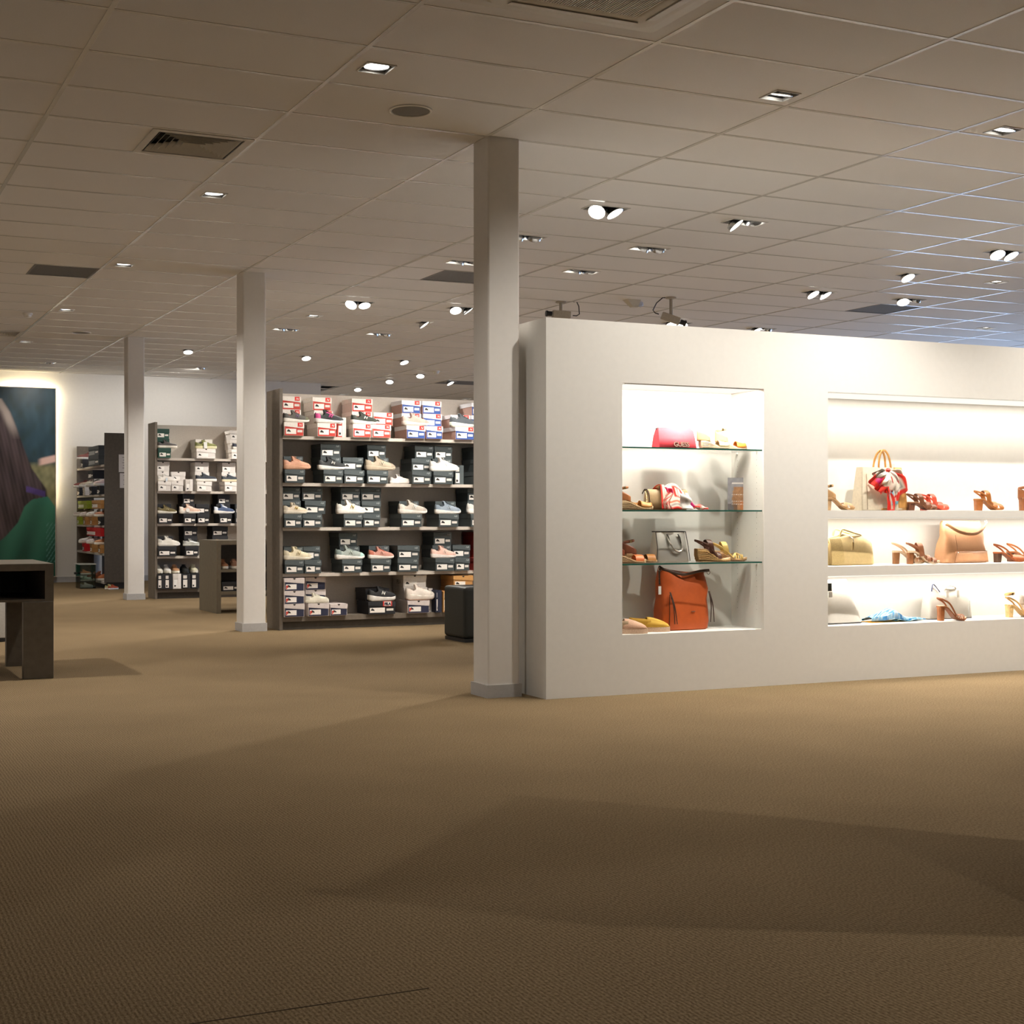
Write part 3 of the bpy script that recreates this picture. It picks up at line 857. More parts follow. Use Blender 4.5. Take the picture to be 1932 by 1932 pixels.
_mb = {}
def MBox(key, *a):
    k = (key,) + tuple(round(q, 4) for q in a)
    if k not in _mb:
        me = MB().box(*a).mesh(key, None); me.materials.append(None); _mb[k] = me
    return _mb[k]
def box_front(w, h):
    return MBox('end_print', -w / 2 + .004, -.0006, .003, w / 2 - .004, .0006, h * .70)

# ================================================================== WIDE RACK A
def rack(name, label, x0, x1, y0, dep, tops, H, th=.030):
    o = thing(name, label, 'shelving', (x0, y0, 0))
    W_ = x1 - x0
    for a in (0, W_ - .03):
        MB().box(a, 0, .0, a + .03, dep, H).build('side_panel', WOOD, o)
    MB().box(.03, dep - .02, .1, W_ - .03, dep, H - .012).build('back_panel', BACK_W, o)
    for k, t in enumerate(tops):
        last = k == len(tops) - 1
        MB().box(.03, .002, t - (th if not last else .045), W_ - .03, dep - .02, t).build('shelf' if not last else 'base_shelf', SHELF_W if not last else WOOD, o)
    MB().box(.03, .05, 0, W_ - .03, .07, tops[-1] - .045).build('plinth', WOOD_D, o)
    return o

YA = 12.45
TOPS_A = (1.783, 1.352, .942, .518, .122)
rack('shoe_rack', 'wide taupe shoe rack packed with sneakers, behind the front column', 3.955, 7.3, YA, .40, TOPS_A, 2.215)

def zx(v): return 500 + v * .20704           # measuring marks along the wide rack
YF_, YB_ = YA - .034, YA + .072               # forward row / pushed-back row
ORD = ('bottom', 'middle', 'top')
def abox(row, x0, x1, lvl, kind, where, fwd=None, vert=False, h=.122, hv=None):
    fwd = (lvl == 0) if fwd is None else fwd
    y = YF_ if fwd else YB_
    X0, X1 = max(3.987, x_at(zx(x0), y)), x_at(zx(x1), y); w = X1 - X0
    col = {'red': 'red and white', 'blue': 'blue and white', 'dark': 'dark grey', 'fila': 'navy and pale pink', 'black': 'black', 'tan': 'tan cardboard', 'white': 'white', 'navy': 'navy', 'crimson': 'deep red'}[kind]
    if vert:
        lab = '%s shoebox standing on its side, %s' % (col, where); hh = hv or .185
    else:
        lab = '%s shoebox, %s of the stack %s' % (col, ORD[lvl], where); hh = h
    return shoebox(kind, lab, (X0 + X1) / 2, y, TOPS_A[row] + .0005 + (0 if vert else lvl * (h + .001)), w - .008, hh, .27 if not fwd else .30, upright=vert, group='shoeboxes on the wide rack')
def ashoe(row, x0, x1, kind, up, label, lvl=1, h=.122, y=None, rz=0.0, **k):
    yy = YF_ + .047 if y is None else y
    X0, X1 = max(3.992, x_at(zx(x0), yy)), x_at(zx(x1), yy)
    return sneaker(kind, up, label, (X0, yy, TOPS_A[row] + .001 + lvl * (h + .001) + .001), rz, scale=(X1 - X0) / .285, group='sneakers on the wide rack', **k)

# row 1
w = 'behind the grey-olive sneaker, top shelf'
abox(0, 150, 328, 2, 'red', w); abox(0, 150, 328, 1, 'red', w); abox(0, 170, 356, 0, 'red', w)
w = 'behind the pink-lettered sneaker, top shelf'
abox(0, 432, 606, 2, 'red', w); abox(0, 445, 620, 1, 'red', w); abox(0, 476, 650, 0, 'red', w)
abox(0, 655, 742, 0, 'red', 'right of the pink-lettered sneaker', vert=True, fwd=False)
w = 'behind the black-green sneaker, top shelf'
abox(0, 790, 980, 2, 'red', w); abox(0, 790, 975, 1, 'red', w); abox(0, 800, 972, 0, 'red', w)
w = 'between black-green sneaker and blue boxes'
abox(0, 988, 1166, 1, 'red', w); abox(0, 975, 1148, 0, 'red', w)
w = 'behind the rose-beige sneaker, top shelf'
abox(0, 1245, 1420, 2, 'blue', w); abox(0, 1245, 1420, 1, 'blue', w); abox(0, 1288, 1462, 0, 'blue', w)
w = 'right beside the rose-beige sneaker, top shelf'
abox(0, 1432, 1606, 2, 'blue', w); abox(0, 1440, 1612, 1, 'blue', w); abox(0, 1465, 1620, 0, 'blue', w)
w = 'behind the slate sneaker, top shelf'
abox(0, 1690, 1868, 1, 'blue', w); abox(0, 1732, 1908, 0, 'blue', w)
abox(0, 1880, 2055, 1, 'blue', 'at the front column edge, top shelf'); abox(0, 1915, 2090, 0, 'blue', 'at the front column edge, top shelf'); abox(0, 1880, 2055, 2, 'blue', 'at the front column edge, top shelf')
ashoe(0, 148, 402, 'runner', '5d5a55', 'grey and olive runner with lilac letter, first on top shelf', heel='4a4640', toe='6b6a52', letter='8d7a9c', lace='4a4640')
ashoe(0, 452, 715, 'runner', '2b2e30', 'black runner with bright pink side letter, top shelf', heel='c2447e', toe='3a3d3f', letter='e05aa2', lace='1c1d1f', sole='e9e6e2')
ashoe(0, 785, 1025, 'runner', '2e352c', 'black-green runner with white letter on red boxes', heel='262b25', toe='30362d', letter='dfe3dc', lace='1d211c', sole='efece6')
ashoe(0, 1250, 1490, 'runner', 'b79f93', 'rose-beige metallic runner on blue boxes', heel='c4aea3', toe='ac9387', lace='b59d92', sole='d9cbc0')
ashoe(0, 1688, 1935, 'runner', '4c5258', 'slate runner with pale mint sole beside the front column', heel='42484d', toe='575d63', lace='2f3438', sole='e3ecdc')
# row 2
w = 'behind the peach sneaker, second shelf'
abox(1, 170, 345, 1, 'dark', w); abox(1, 180, 364, 0, 'dark', w)
w = 'behind the black sneaker, second shelf'
abox(1, 505, 690, 2, 'dark', w); abox(1, 505, 690, 1, 'dark', w); abox(1, 532, 712, 0, 'dark', w)
w = 'right of the black sneaker, second shelf'
abox(1, 708, 895, 1, 'dark', w); abox(1, 720, 904, 0, 'dark', w)
w = 'behind the taupe sneaker, second shelf'
abox(1, 930, 1102, 2, 'dark', w); abox(1, 935, 1125, 1, 'dark', w); abox(1, 928, 1122, 0, 'dark', w)
w = 'left of the upper white sneaker, second shelf'
abox(1, 1365, 1535, 2, 'dark', w); abox(1, 1335, 1510, 1, 'dark', w); abox(1, 1340, 1515, 0, 'dark', w)
w = 'behind the upper white sneaker, second shelf'
abox(1, 1542, 1706, 2, 'dark', w); abox(1, 1525, 1700, 1, 'dark', w); abox(1, 1535, 1716, 0, 'dark', w)
abox(1, 1725, 1812, 0, 'dark', 'right of the upper white sneaker', vert=True, fwd=False)
for l_ in (2, 1, 0): abox(1, 1900, 2080, l_, 'dark', 'at the front column edge, second shelf')
ashoe(1, 142, 415, 'runner', 'd9a488', 'all-peach runner, first on the second shelf', sole='d8a688', tread='c99678', heel='cf997e', lace='d9a488')
ashoe(1, 480, 735, 'runner', '2a2d2e', 'black runner with white letter and sole, second shelf', letter='e6e4df', lace='1a1b1c', sole='efece6')
ashoe(1, 912, 1185, 'runner', 'a89a86', 'taupe runner, second shelf, above the lone white sneaker', sole='b7a893', tread='8f8170', heel='9c8f7c', lace='746a5b', letter='c2b49f')
ashoe(1, 1130, 1325, 'court', 'd9cfc8', 'small off-white sneaker standing directly on the second shelf', lvl=0, sole='e9e4de', y=YA + .08)
ashoe(1, 1502, 1760, 'runner', 'e8e4de', 'white runner on dark boxes, second shelf right', sole='efece7', letter='f4f1ec', tread='d8d2ca')
# row 3
w = 'behind the cream gold-lettered sneaker, third shelf'
abox(2, 150, 322, 2, 'dark', w); abox(2, 150, 325, 1, 'dark', w); abox(2, 160, 338, 0, 'dark', w)
w = 'right of the cream gold-lettered sneaker'
abox(2, 335, 522, 2, 'dark', w); abox(2, 362, 552, 1, 'dark', w); abox(2, 342, 520, 0, 'dark', w)
w = 'behind the white gold-lettered sneaker'
abox(2, 690, 866, 2, 'dark', w); abox(2, 690, 866, 1, 'dark', w); abox(2, 716, 890, 0, 'dark', w)
w = 'right of the white gold-lettered sneaker'
abox(2, 872, 1058, 2, 'dark', w); abox(2, 880, 1056, 1, 'dark', w); abox(2, 893, 1052, 0, 'dark', w)
w = 'behind the stone-grey sneaker, third shelf'
abox(2, 1222, 1400, 1, 'dark', w); abox(2, 1240, 1430, 0, 'dark', w)
w = 'behind the pale blue sneaker, third shelf'
abox(2, 1552, 1735, 1, 'dark', w); abox(2, 1583, 1765, 0, 'dark', w)
for l_ in (2, 1, 0): abox(2, 1845 + (30 if l_ == 0 else 0), 2030 + (30 if l_ == 0 else 0), l_, 'dark', 'at the front column edge, third shelf')
ashoe(2, 125, 385, 'runner', 'd9cbb4', 'cream runner with gold letter, first on the third shelf', letter='c9a64a', sole='e4d9c7', toe='d6c3a9')
ashoe(2, 650, 915, 'runner', 'e6e0d6', 'white runner with gold letter, third shelf', letter='c6b26a', sole='eae5dd')
ashoe(2, 1217, 1475, 'runner', 'b7aea2', 'stone-grey runner with white heel stripe, third shelf', letter='e9e4dc', heel='c6beb2', sole='e9e2d8', lace='8c8479')
ashoe(2, 1548, 1782, 'runner', '8b97a3', 'pale blue-grey runner, third shelf', letter='aab5bf', heel='7b8894', sole='ece8e2', lace='4b5660')
ashoe(2, 1842, 2100, 'runner', 'e9e5df', 'white sneaker cut off by the front column, third shelf', sole='f0ede8')
# row 4
w = 'behind the first cream sneaker, fourth shelf'
abox(3, 172, 346, 1, 'dark', w); abox(3, 180, 355, 0, 'dark', w)
w = 'right of the first cream sneaker, fourth shelf'
abox(3, 350, 502, 1, 'dark', w); abox(3, 360, 515, 0, 'dark', w)
w = 'behind the mint-toed sneaker, fourth shelf'
abox(3, 672, 840, 2, 'dark', w); abox(3, 680, 860, 1, 'dark', w); abox(3, 702, 885, 0, 'dark', w)
w = 'behind the dusty pink sneaker, fourth shelf'
abox(3, 945, 1130, 1, 'dark', w); abox(3, 963, 1148, 0, 'dark', w)
w = 'without a shoe, fourth shelf'
abox(3, 1208, 1408, 1, 'dark', w, fwd=True); abox(3, 1208, 1398, 0, 'dark', w)
w = 'behind the blush sneaker, fourth shelf'
abox(3, 1535, 1700, 2, 'dark', w); abox(3, 1525, 1695, 1, 'dark', w); abox(3, 1552, 1728, 0, 'dark', w)
w = 'right of the blush sneaker, fourth shelf'
abox(3, 1708, 1870, 1, 'dark', w); abox(3, 1732, 1866, 0, 'dark', w)
for l_ in (2, 1, 0): abox(3, 1905, 2085, l_, 'crimson', 'at the front column edge, fourth shelf')
ashoe(3, 166, 425, 'runner', 'd8ccae', 'cream runner with low profile, first on the fourth shelf', sole='e2d9c6', letter='cbbd9a')
ashoe(3, 640, 905, 'runner', '9aa39c', 'grey runner with shiny mint toe, fourth shelf', toe='a9cfc4', heel='6d7a75', letter='b9c2ba', sole='ece9e3', lace='5c5a52')
ashoe(3, 942, 1172, 'runner', 'b98476', 'dusty pink runner with russet heel, fourth shelf', heel='a85a44', toe='c19384', sole='e9e2da', lace='8d6458', letter='c99a8b')
ashoe(3, 1513, 1740, 'runner', 'ddb5a6', 'blush pink runner, fourth shelf right', sole='eee4de', heel='e0bcae', letter='eed8cf')
# row 5
w = 'at the left end, bottom shelf'
for l_ in (2, 1, 0): abox(4, 147, 360, l_, 'fila', w, fwd=True, h=.118)
w = 'behind the chunky cream sneaker'
abox(4, 366, 554, 2, 'fila', w, fwd=False, h=.118); abox(4, 366, 554, 1, 'fila', w, fwd=False, h=.118); abox(4, 392, 584, 0, 'fila', w, fwd=True, h=.118)
abox(4, 592, 752, 0, 'fila', 'by itself right of cream court sneaker', fwd=True, h=.108)
ashoe(4, 362, 580, 'court', 'd8d2c0', 'cream court sneaker on navy and pink boxes, bottom shelf', h=.118, sole='d9d3c2', tread='c9c2ae')
w = 'under the black chunky sneaker'
b0 = abox(4, 940, 1190, 0, 'black', w, h=.118)
abox(4, 915, 1130, 1, 'black', 'behind the black chunky sneaker', fwd=False, h=.118)
lg = MBox('logo_plate', -.046, -.0058, -.0, .046, -.004, .047)
pl = link('logo_plate', lg, b0, (.055, -.0004, .074), m=mh('c9302a', rough=.5))
link('logo_ground', MBox('logo_ground', -.034, -.0066, .003, .034, -.0059, .044), pl, m=mh('e9e3dd', rough=.5))
link('lettering', text_mesh('FILA', .034, .0005, 'lettering', bold=.002), pl, (0, -.0078, .011), m=mh('1c1d33', rough=.5))
ashoe(4, 942, 1188, 'chunky', '1d1d20', 'black chunky sneaker with white sole, bottom shelf', h=.118, letter='e9e6e2', sole='e6e2dc', lace='26262a', heel='141416')
w = 'behind the chunky white sneaker'
wb = abox(4, 1258, 1470, 2, 'white', w, fwd=False, h=.118); abox(4, 1265, 1478, 1, 'white', w, fwd=False, h=.118); abox(4, 1298, 1500, 0, 'fila', w, h=.118)
sl = link('lettering', text_mesh('FILA', .055, .0004, 'lettering', bold=.001), wb, m=mh('8b8078', rough=.6)); sl.rotation_euler = (0, 0, -PI / 2); sl.location = (-(x_at(zx(1470), YB_) - x_at(zx(1258), YB_)) / 2 - .0005, .11, .035)
abox(4, 1484, 1528, 0, 'white', 'right of the chunky white sneaker', vert=True, fwd=False, hv=.225)
abox(4, 1552, 1612, 0, 'navy', 'between the white and tan boxes', vert=True, fwd=True, hv=.21)
abox(4, 1620, 1704, 0, 'tan', 'left of the tan stack', vert=True, fwd=True, hv=.20)
for l_ in (2, 1, 0): abox(4, 1716, 1895, l_, 'tan', 'at the right of the bottom shelf', fwd=True, h=.115)
for l_ in (1, 0): abox(4, 1900, 2080, l_, 'tan', 'behind the black pouf, bottom shelf', fwd=True, h=.115)
ashoe(4, 1280, 1540, 'chunky', 'ddd3c8', 'chunky white sneaker on navy and white boxes, bottom shelf', h=.118, sole='e2d8cd', tread='c89f86', heel='d3c7bb', lace='e6ded5')

# ================================================================== NARROW RACK B
YBK = 17.66
TOPS_B = (1.768, 1.352, .945, .535, .125)
rack('shoe_rack', 'narrower taupe shoe rack between middle and farthest columns', 3.985, 5.75, YBK, .39, TOPS_B, 2.215)
def zb(v): return 270 + v * .1863
def bbox(row, x0, x1, lvl, kind, where, vert=False, h=.122, hv=None, fwd=None):
    fwd = (lvl == 0) if fwd is None else fwd
    y = YBK - .032 if fwd else YBK + .072
    X0, X1 = max(4.017, x_at(zb(x0), y)), x_at(zb(x1), y)
    col = {'green': 'dark green', 'white': 'white', 'black': 'black'}[kind]
    lab = ('%s shoebox on end, %s' % (col, where)) if vert else ('%s shoebox, %s of the stack %s' % (col, ORD[lvl], where))
    return shoebox(kind, lab, (X0 + X1) / 2, y, TOPS_B[row] + .0005 + (0 if vert else lvl * (h + .001)), max(.09, X1 - X0 - .008), hv or h, .27, upright=vert, group='shoeboxes on the narrow rack')
def bshoe(row, x0, x1, kind, up, label, h=.122, lvl=1, **k):
    yy = YBK + .03; X0, X1 = max(4.02, x_at(zb(x0), yy)), x_at(zb(x1), yy)
    return sneaker(kind, up, label, (X0, yy, TOPS_B[row] + .002 + lvl * (h + .001)), 0, scale=(X1 - X0) / .285, group='sneakers on the narrow rack', **k)
w = 'under the charcoal shoe, narrow rack'
bbox(0, 130, 266, 2, 'green', w); bbox(0, 130, 266, 1, 'green', w); bbox(0, 135, 283, 0, 'green', w)
w = 'under the olive shoe, narrow rack'
bbox(0, 530, 700, 1, 'white', w); bbox(0, 540, 735, 0, 'white', w)
for l_ in (2, 1, 0): bbox(0, 880 if l_ else 895, 1040, l_, 'white', 'beside middle column, narrow rack top')
bshoe(0, 130, 345, 'court', '4c4745', 'charcoal canvas shoe on green boxes, narrow rack', sole='e3dccf')
t_ = bshoe(0, 526, 745, 'court', '7c7d45', 'olive canvas shoe with a white swing tag, narrow rack', sole='ddd7ae')
MB().box(.10, -.055, .005, .145, -.0535, .085).build('swing_tag', WHITE, t_)
bshoe(0, 905, 1110, 'court', '2e3246', 'navy canvas shoe half behind middle column, top shelf', sole='e6e1d8')
w = 'behind the white canvas shoe, narrow rack'
bbox(1, 130, 268, 2, 'white', w); bbox(1, 130, 262, 1, 'white', w); bbox(1, 148, 284, 0, 'white', w)
w = 'right of the white canvas shoe'
bbox(1, 285, 430, 1, 'white', w); bbox(1, 286, 408, 0, 'white', w)
bbox(1, 428, 506, 0, 'white', 'right of the white canvas shoe', vert=True, hv=.15, fwd=True)
w = 'behind the navy shoe with white sole'
bbox(1, 525, 666, 2, 'white', w); bbox(1, 525, 670, 1, 'white', w); bbox(1, 545, 696, 0, 'white', w)
w = 'behind the navy shoe with cream sole'
bbox(1, 800, 936, 2, 'white', w); bbox(1, 795, 940, 1, 'white', w); bbox(1, 825, 950, 0, 'white', w)
t_ = bshoe(1, 130, 326, 'court', 'e4dfd8', 'white canvas shoe with tag, second shelf of narrow rack', sole='e9e4dc')
MB().box(.12, -.055, -.03, .15, -.0535, .05).build('swing_tag', mh('c9d2da', rough=.5), t_)
bshoe(1, 532, 745, 'court', '2f3540', 'navy canvas shoe with white sole, second shelf of narrow rack', sole='ece7df', lace='cfd3d6')
bshoe(1, 795, 985, 'court', '333a42', 'navy canvas shoe with cream sole, by middle column', sole='e0d3b4', lace='cfd3d6')
w = 'under the olive suede sneaker'
bbox(2, 130, 285, 1, 'black', w); bbox(2, 140, 300, 0, 'black', w)
w = 'under the peach sneaker, narrow rack'
bbox(2, 400, 520, 2, 'black', w); bbox(2, 390, 525, 1, 'black', w); bbox(2, 410, 535, 0, 'black', w)
w = 'right of the peach sneaker, narrow rack'
bbox(2, 535, 672, 1, 'black', w); bbox(2, 548, 672, 0, 'black', w)
w = 'under the navy suede sneaker'
bbox(2, 755, 878, 2, 'black', w); bbox(2, 740, 880, 1, 'black', w); bbox(2, 770, 900, 0, 'black', w)
for l_ in (1, 0): bbox(2, 930, 1080, l_, 'black', 'by middle column, third shelf')
bshoe(2, 116, 340, 'runner', '6b5f3a', 'olive suede sneaker, first on third shelf of narrow rack', letter='b5aa83', sole='e9e3d4')
t_ = bshoe(2, 366, 582, 'runner', 'd8b6a2', 'peach sneaker with round white tag, narrow rack', heel='e6ddd2', sole='ece5da')
MB().lathe([(.026, -.001), (.026, .001)], 18).build('round_tag', WHITE, t_, loc=(.10, -.054, .045), rot=(PI / 2, 0, 0))
bshoe(2, 716, 926, 'runner', '41506f', 'navy suede sneaker with white heel, narrow rack', heel='c7ccd6', sole='ece7e0', lace='dfe1e4')
w = 'under the white leather sneaker, narrow rack'
bbox(3, 135, 300, 1, 'black', w); bbox(3, 140, 340, 0, 'black', w)
w = 'under the silver sneaker, narrow rack'
bbox(3, 410, 550, 2, 'black', w); bbox(3, 415, 550, 1, 'black', w); bbox(3, 425, 562, 0, 'black', w)
w = 'above the low display unit, narrow rack'
for l_ in (2, 1, 0): bbox(3, 700 if l_ else 720, 858, l_, 'black', w)
bshoe(3, 146, 374, 'runner', 'ddd8ce', 'white leather sneaker, first on fourth shelf of narrow rack', sole='e6e1d8')
bshoe(3, 402, 582, 'court', '9a9a94', 'silver sneaker beside the low display unit', metal=.6, sole='c9c9c0')
bshoe(3, 690, 850, 'court', 'b08a5a', 'tan shoe just showing over the low display unit', sole='d9c6a0')
for k_, (a, b, kd, c_, nm) in enumerate(((132, 214, 'black', 'd8d3c4', 'first'), (216, 298, 'black', 'dcd8d2', 'second'), (300, 388, 'white', 'b98a62', 'third'), (394, 484, 'black', '141414', 'fourth'), (486, 572, 'black', 'c6c2a8', 'fifth'))):
    bbox(4, a, b, 0, kd, '%s from the left, bottom of narrow rack' % nm, vert=True, hv=.185, fwd=True)
    yy = YBK + .02; X_ = x_at((zb(a) + zb(b)) / 2, yy)
    sneaker('court', c_, '%s shoe pointing outwards, %s on the upright boxes' % ({'d8d3c4': 'cream', 'dcd8d2': 'white', 'b98a62': 'tan', '141414': 'black', 'c6c2a8': 'pale olive'}[c_], nm), (X_, yy + .255, TOPS_B[4] + .190), -PI / 2, scale=.93, sole='e2dccb' if c_ != '141414' else '161616', group='sneakers on the narrow rack')

# ================================================================== FAR RACK C (end-on, shelves facing the left aisle)
CX0, CY0 = 3.865, 20.30
def ym(y): return 20.56 + (y - 21.2) * 1.5
o = thing('shoe_rack', 'dark end-on shoe rack against the far wall, notices on its end', 'shelving', (CX0, CY0, 0))
LC = 2.27
MB().box(0, 0, .09, .40, .03, 2.215).build('side_panel', WOOD_D, o)
MB().box(.03, .02, 0, .38, .03, .09).build('plinth', BLACK, o)
MB().box(0, LC - .03, 0, .26, LC, 2.12).build('side_panel', WOOD, o)
MB().box(.385, .03, .09, .40, LC - .03, 1.2).build('back_panel', WOOD_D, o)
TOPS_C = (1.77, 1.345, .90, .50, .10)
for t in TOPS_C: MB().box(0, .03, t - .03, .385, LC - .03, t).build('shelf', SHELF_W, o)
for (a, b, c, d), lb in (((x_at(224, CY0), x_at(224, CY0) + .19, 1.66, 1.91), 'upper'), ((x_at(226, CY0), x_at(226, CY0) + .18, 1.435, 1.645), 'lower')):
    nt_o = MB().box(0, -.002, 0, b - a, 0, d - c).build('notice', mat('paper', (.62, .60, .60), rough=.7, var=.01), loc=(a, CY0 - .002, c))
    tag(nt_o, '%s of two white paper notices on the dark rack end' % lb, 'notice', 'notices on the rack end')
    for k in range(5):
        MB().box(.05 + .01 * (k % 2), -.0032, (d - c) * (.82 - .15 * k), .11 + .02 * (k % 3), -.0022, (d - c) * (.82 - .15 * k) + .008).build('print_line', mh('6d6a6a', rough=.8), nt_o)
def cbox(row, yy, lvl, kind, lab, w=.16, h=.12, z=None, upright=False):
    return shoebox(kind, lab, CX0 - .025, ym(yy), TOPS_C[row] + .001 + lvl * (h + .001), w * 1.3, h, .28, -PI / 2, upright, group='shoeboxes on the far rack')
def cshoe(row, yy, lvl, up, lab, h=.12, **k):
    return sneaker('court', up, lab, (CX0 + .20, ym(yy), TOPS_C[row] + .003 + lvl * (h + .001)), PI, scale=1.05, group='sneakers on the far rack', **k)
cbox(0, 22.15, 0, 'black', 'black shoebox on top shelf of the end-on rack'); cshoe(0, 22.15, 1, '7d4a44', 'maroon and white shoe on top of the end-on rack')
cbox(0, 21.50, 0, 'grey', 'big grey shoebox on the end-on rack, lower', .62, .14); cbox(0, 21.50, 1, 'grey', 'big grey shoebox on the end-on rack, upper', .62, .14)
for k, (yy, kd, up, nm, bn) in enumerate(((22.35, 'black', '8a4a46', 'dark red', 'black'), (22.02, 'white', 'c9b8a4', 'sand', 'white'), (21.66, 'black', 'd9d2be', 'cream', 'black'), (21.25, 'black', 'e2c9c4', 'pale pink', 'black'))):
    cbox(1, yy, 0, kd, '%s shoebox under the %s shoe, end-on rack' % (bn, nm)); cshoe(1, yy, 1, up, '%s shoe on the second shelf of the end-on rack' % nm)
cbox(1, 21.66, 2, 'black', 'black shoebox behind the cream shoe, end-on rack', .3)
for k, (yy, kd, up, nm, bn) in enumerate(((22.35, 'lime', 'cfc0b8', 'pale grey', 'lime'), (22.0, 'tan', 'e4d6cf', 'white', 'tan'), (21.62, 'tan', 'e8e6e2', 'bright white', 'tan'), (21.2, 'black', 'c48a6e', 'salmon', 'black'))):
    cbox(2, yy, 0, kd, '%s shoebox under the %s shoe, end-on rack' % (bn, nm)); cshoe(2, yy, 1, up, '%s shoe on the third shelf of the end-on rack' % nm)
cbox(2, 22.1, 2, 'lime', 'lime green shoebox, topmost on the end-on rack', .60, .12); cbox(2, 21.35, 2, 'tan', 'brown shoebox beside the lime one, end-on rack', .55, .12)
for k, (yy, kd, up, nm, bn) in enumerate(((22.05, 'redplain', 'e9e5e2', 'white', 'red'), (21.62, 'tan', 'e4dede', 'white and pink', 'tan'), (21.2, 'tan', 'c98f66', 'tan', 'tan'))):
    cbox(3, yy, 0, kd, '%s shoebox under the %s shoe, lower end-on rack' % (bn, nm)); cshoe(3, yy, 1, up, '%s shoe on the fourth shelf of the end-on rack' % nm)
cbox(3, 21.5, 2, 'redplain', 'long bright red shoebox on the end-on rack', .85, .12)
for k, (yy, up, nm) in enumerate(((21.95, '3c211a', 'dark brown'), (21.6, '8c4a2a', 'rust'), (21.25, 'b86a3a', 'orange-brown'))):
    cshoe(4, yy, 0, up, '%s shoe lying low in the end-on rack' % nm)

# clear plastic bin with odd shoes
BX, BY = 3.56, 20.52
o = thing('plastic_bin', 'clear plastic storage bin on the carpet by the end-on rack', 'bin', (BX, BY, 0))
PLAS = glass('clear_plastic', (.80, .86, .84), .12)
m_ = MB(); a, b, c, d, hh = 0, 0, .22, .36, .34
for q in ((a, b, 0, c, d, .006), (a, b, .006, c, b + .005, hh), (a, d - .005, .006, c, d, hh), (a, b + .005, .006, a + .005, d - .005, hh), (c - .005, b + .005, .006, c, d - .005, hh)): m_.box(*q)
m_.build('tub', PLAS, o)
r_ = MB(); t = .014
for q in ((a - t, b - t, hh, c + t, b + .006, hh + .012), (a - t, d - .006, hh, c + t, d + t, hh + .012), (a - t, b + .006, hh, a + .006, d - .006, hh + .012), (c - .006, b + .006, hh, c + t, d - .006, hh + .012)): r_.box(*q)
r_.build('rim', mat('frosted_rim', (.45, .48, .46), rough=.4), o)
MB().box(-.05, .12, .2, -.014, .2, .23).build('handle', BLACK, o)
for k, (up, rx, z_, nm) in enumerate((('e4e2dc', 0, .008, 'white'), ('8a9a86', .35, .10, 'grey-green'), ('b07a50', -.3, .19, 'brown'))):
    sneaker('court', up, '%s shoe lying inside the clear plastic bin' % nm, (BX + .02, BY + .12 + .05 * k, z_), .1 * k, scale=.66, group='odd shoes in the plastic bin')
# loose sandals heaped right of the bin
for k, (up, nm) in enumerate((('c2b47c', 'khaki'), ('b5522e', 'orange'))):
    sneaker('court', up, '%s shoe on the carpet right of the plastic bin' % nm, (3.86 + .02 * k, 20.22 - .13 * k, .001), .55, scale=.62, group='loose shoes by the bin')

# ================================================================== TABLES AND SEATS
TBL = mat('walnut_taupe_veneer', (.105, .088, .068), rough=.32, var=.14, scale=22)
o = thing('display_table', 'thick dark taupe display table with open slot, left edge', 'table', (.10, 9.44, 0))
TX = 1.37; TD = .92; TH_ = .745
MB().box(0, 0, TH_ - .045, TX, TD, TH_).build('table_top', TBL, o)
MB().box(TX - .055, .0, .50, TX, TD, TH_ - .045).build('slot_side', TBL, o)
MB().box(0, .0, .50, .055, TD, TH_ - .045).build('slot_side', TBL, o)
MB().box(.055, 0.006, .50, TX - .055, TD, .515).build('slot_floor', TBL, o)
MB().box(.055, TD - .02, .515, TX - .055, TD, TH_ - .045).build('slot_back', WOOD_D, o)
for (a, b) in ((TX - .19, 0), (TX - .19, TD - .07), (0, 0), (0, TD - .07)):
    bevel(MB().box(a, b, 0, a + .19, b + .07, .4995).build('leg', TBL, o), .003)

o = thing('drum_pouf', 'pale grey drum pouf on dark base, seen under the display table', 'pouf', (1.52, 12.45, 0))
MB().lathe([(.13, 0), (.15, .004), (.15, .03), (.13, .034)], 28).build('base', BLACK, o, smooth=True)
MB().lathe([(.150, .0345), (.155, .05), (.155, .36), (.148, .385), (.10, .395), (.001, .396)], 28).build('drum', mat('pale_grey_leather', (.50, .49, .46), rough=.5), o, smooth=True)
o = thing('waste_bin', 'grey metal waste bin with black lid at the left edge', 'bin', (1.10, 10.80, 0))
MB().lathe([(.001, 0), (.105, 0), (.115, .01), (.125, .33), (.12, .332)], 26).build('bin_body', mat('brushed_grey_metal', (.36, .35, .32), rough=.35, metal=.4), o, smooth=True)
MB().lathe([(.128, .325), (.13, .34), (.13, .395), (.115, .415), (.001, .42)], 26).build('lid', BLACK, o, smooth=True)

o = thing('leather_pouf', 'black cube pouf peeking out left of the front column', 'pouf', (4.965, 10.62, 0))
MB().box(.01, .01, 0, .41, .41, .03).build('foot_frame', BLACK, o)
bevel(MB().box(0, 0, .03, .42, .42, .46).build('cushion', mat('black_leather', (.014, .016, .013), rough=.5, bump=.2, scale=120), o), .03, 4)

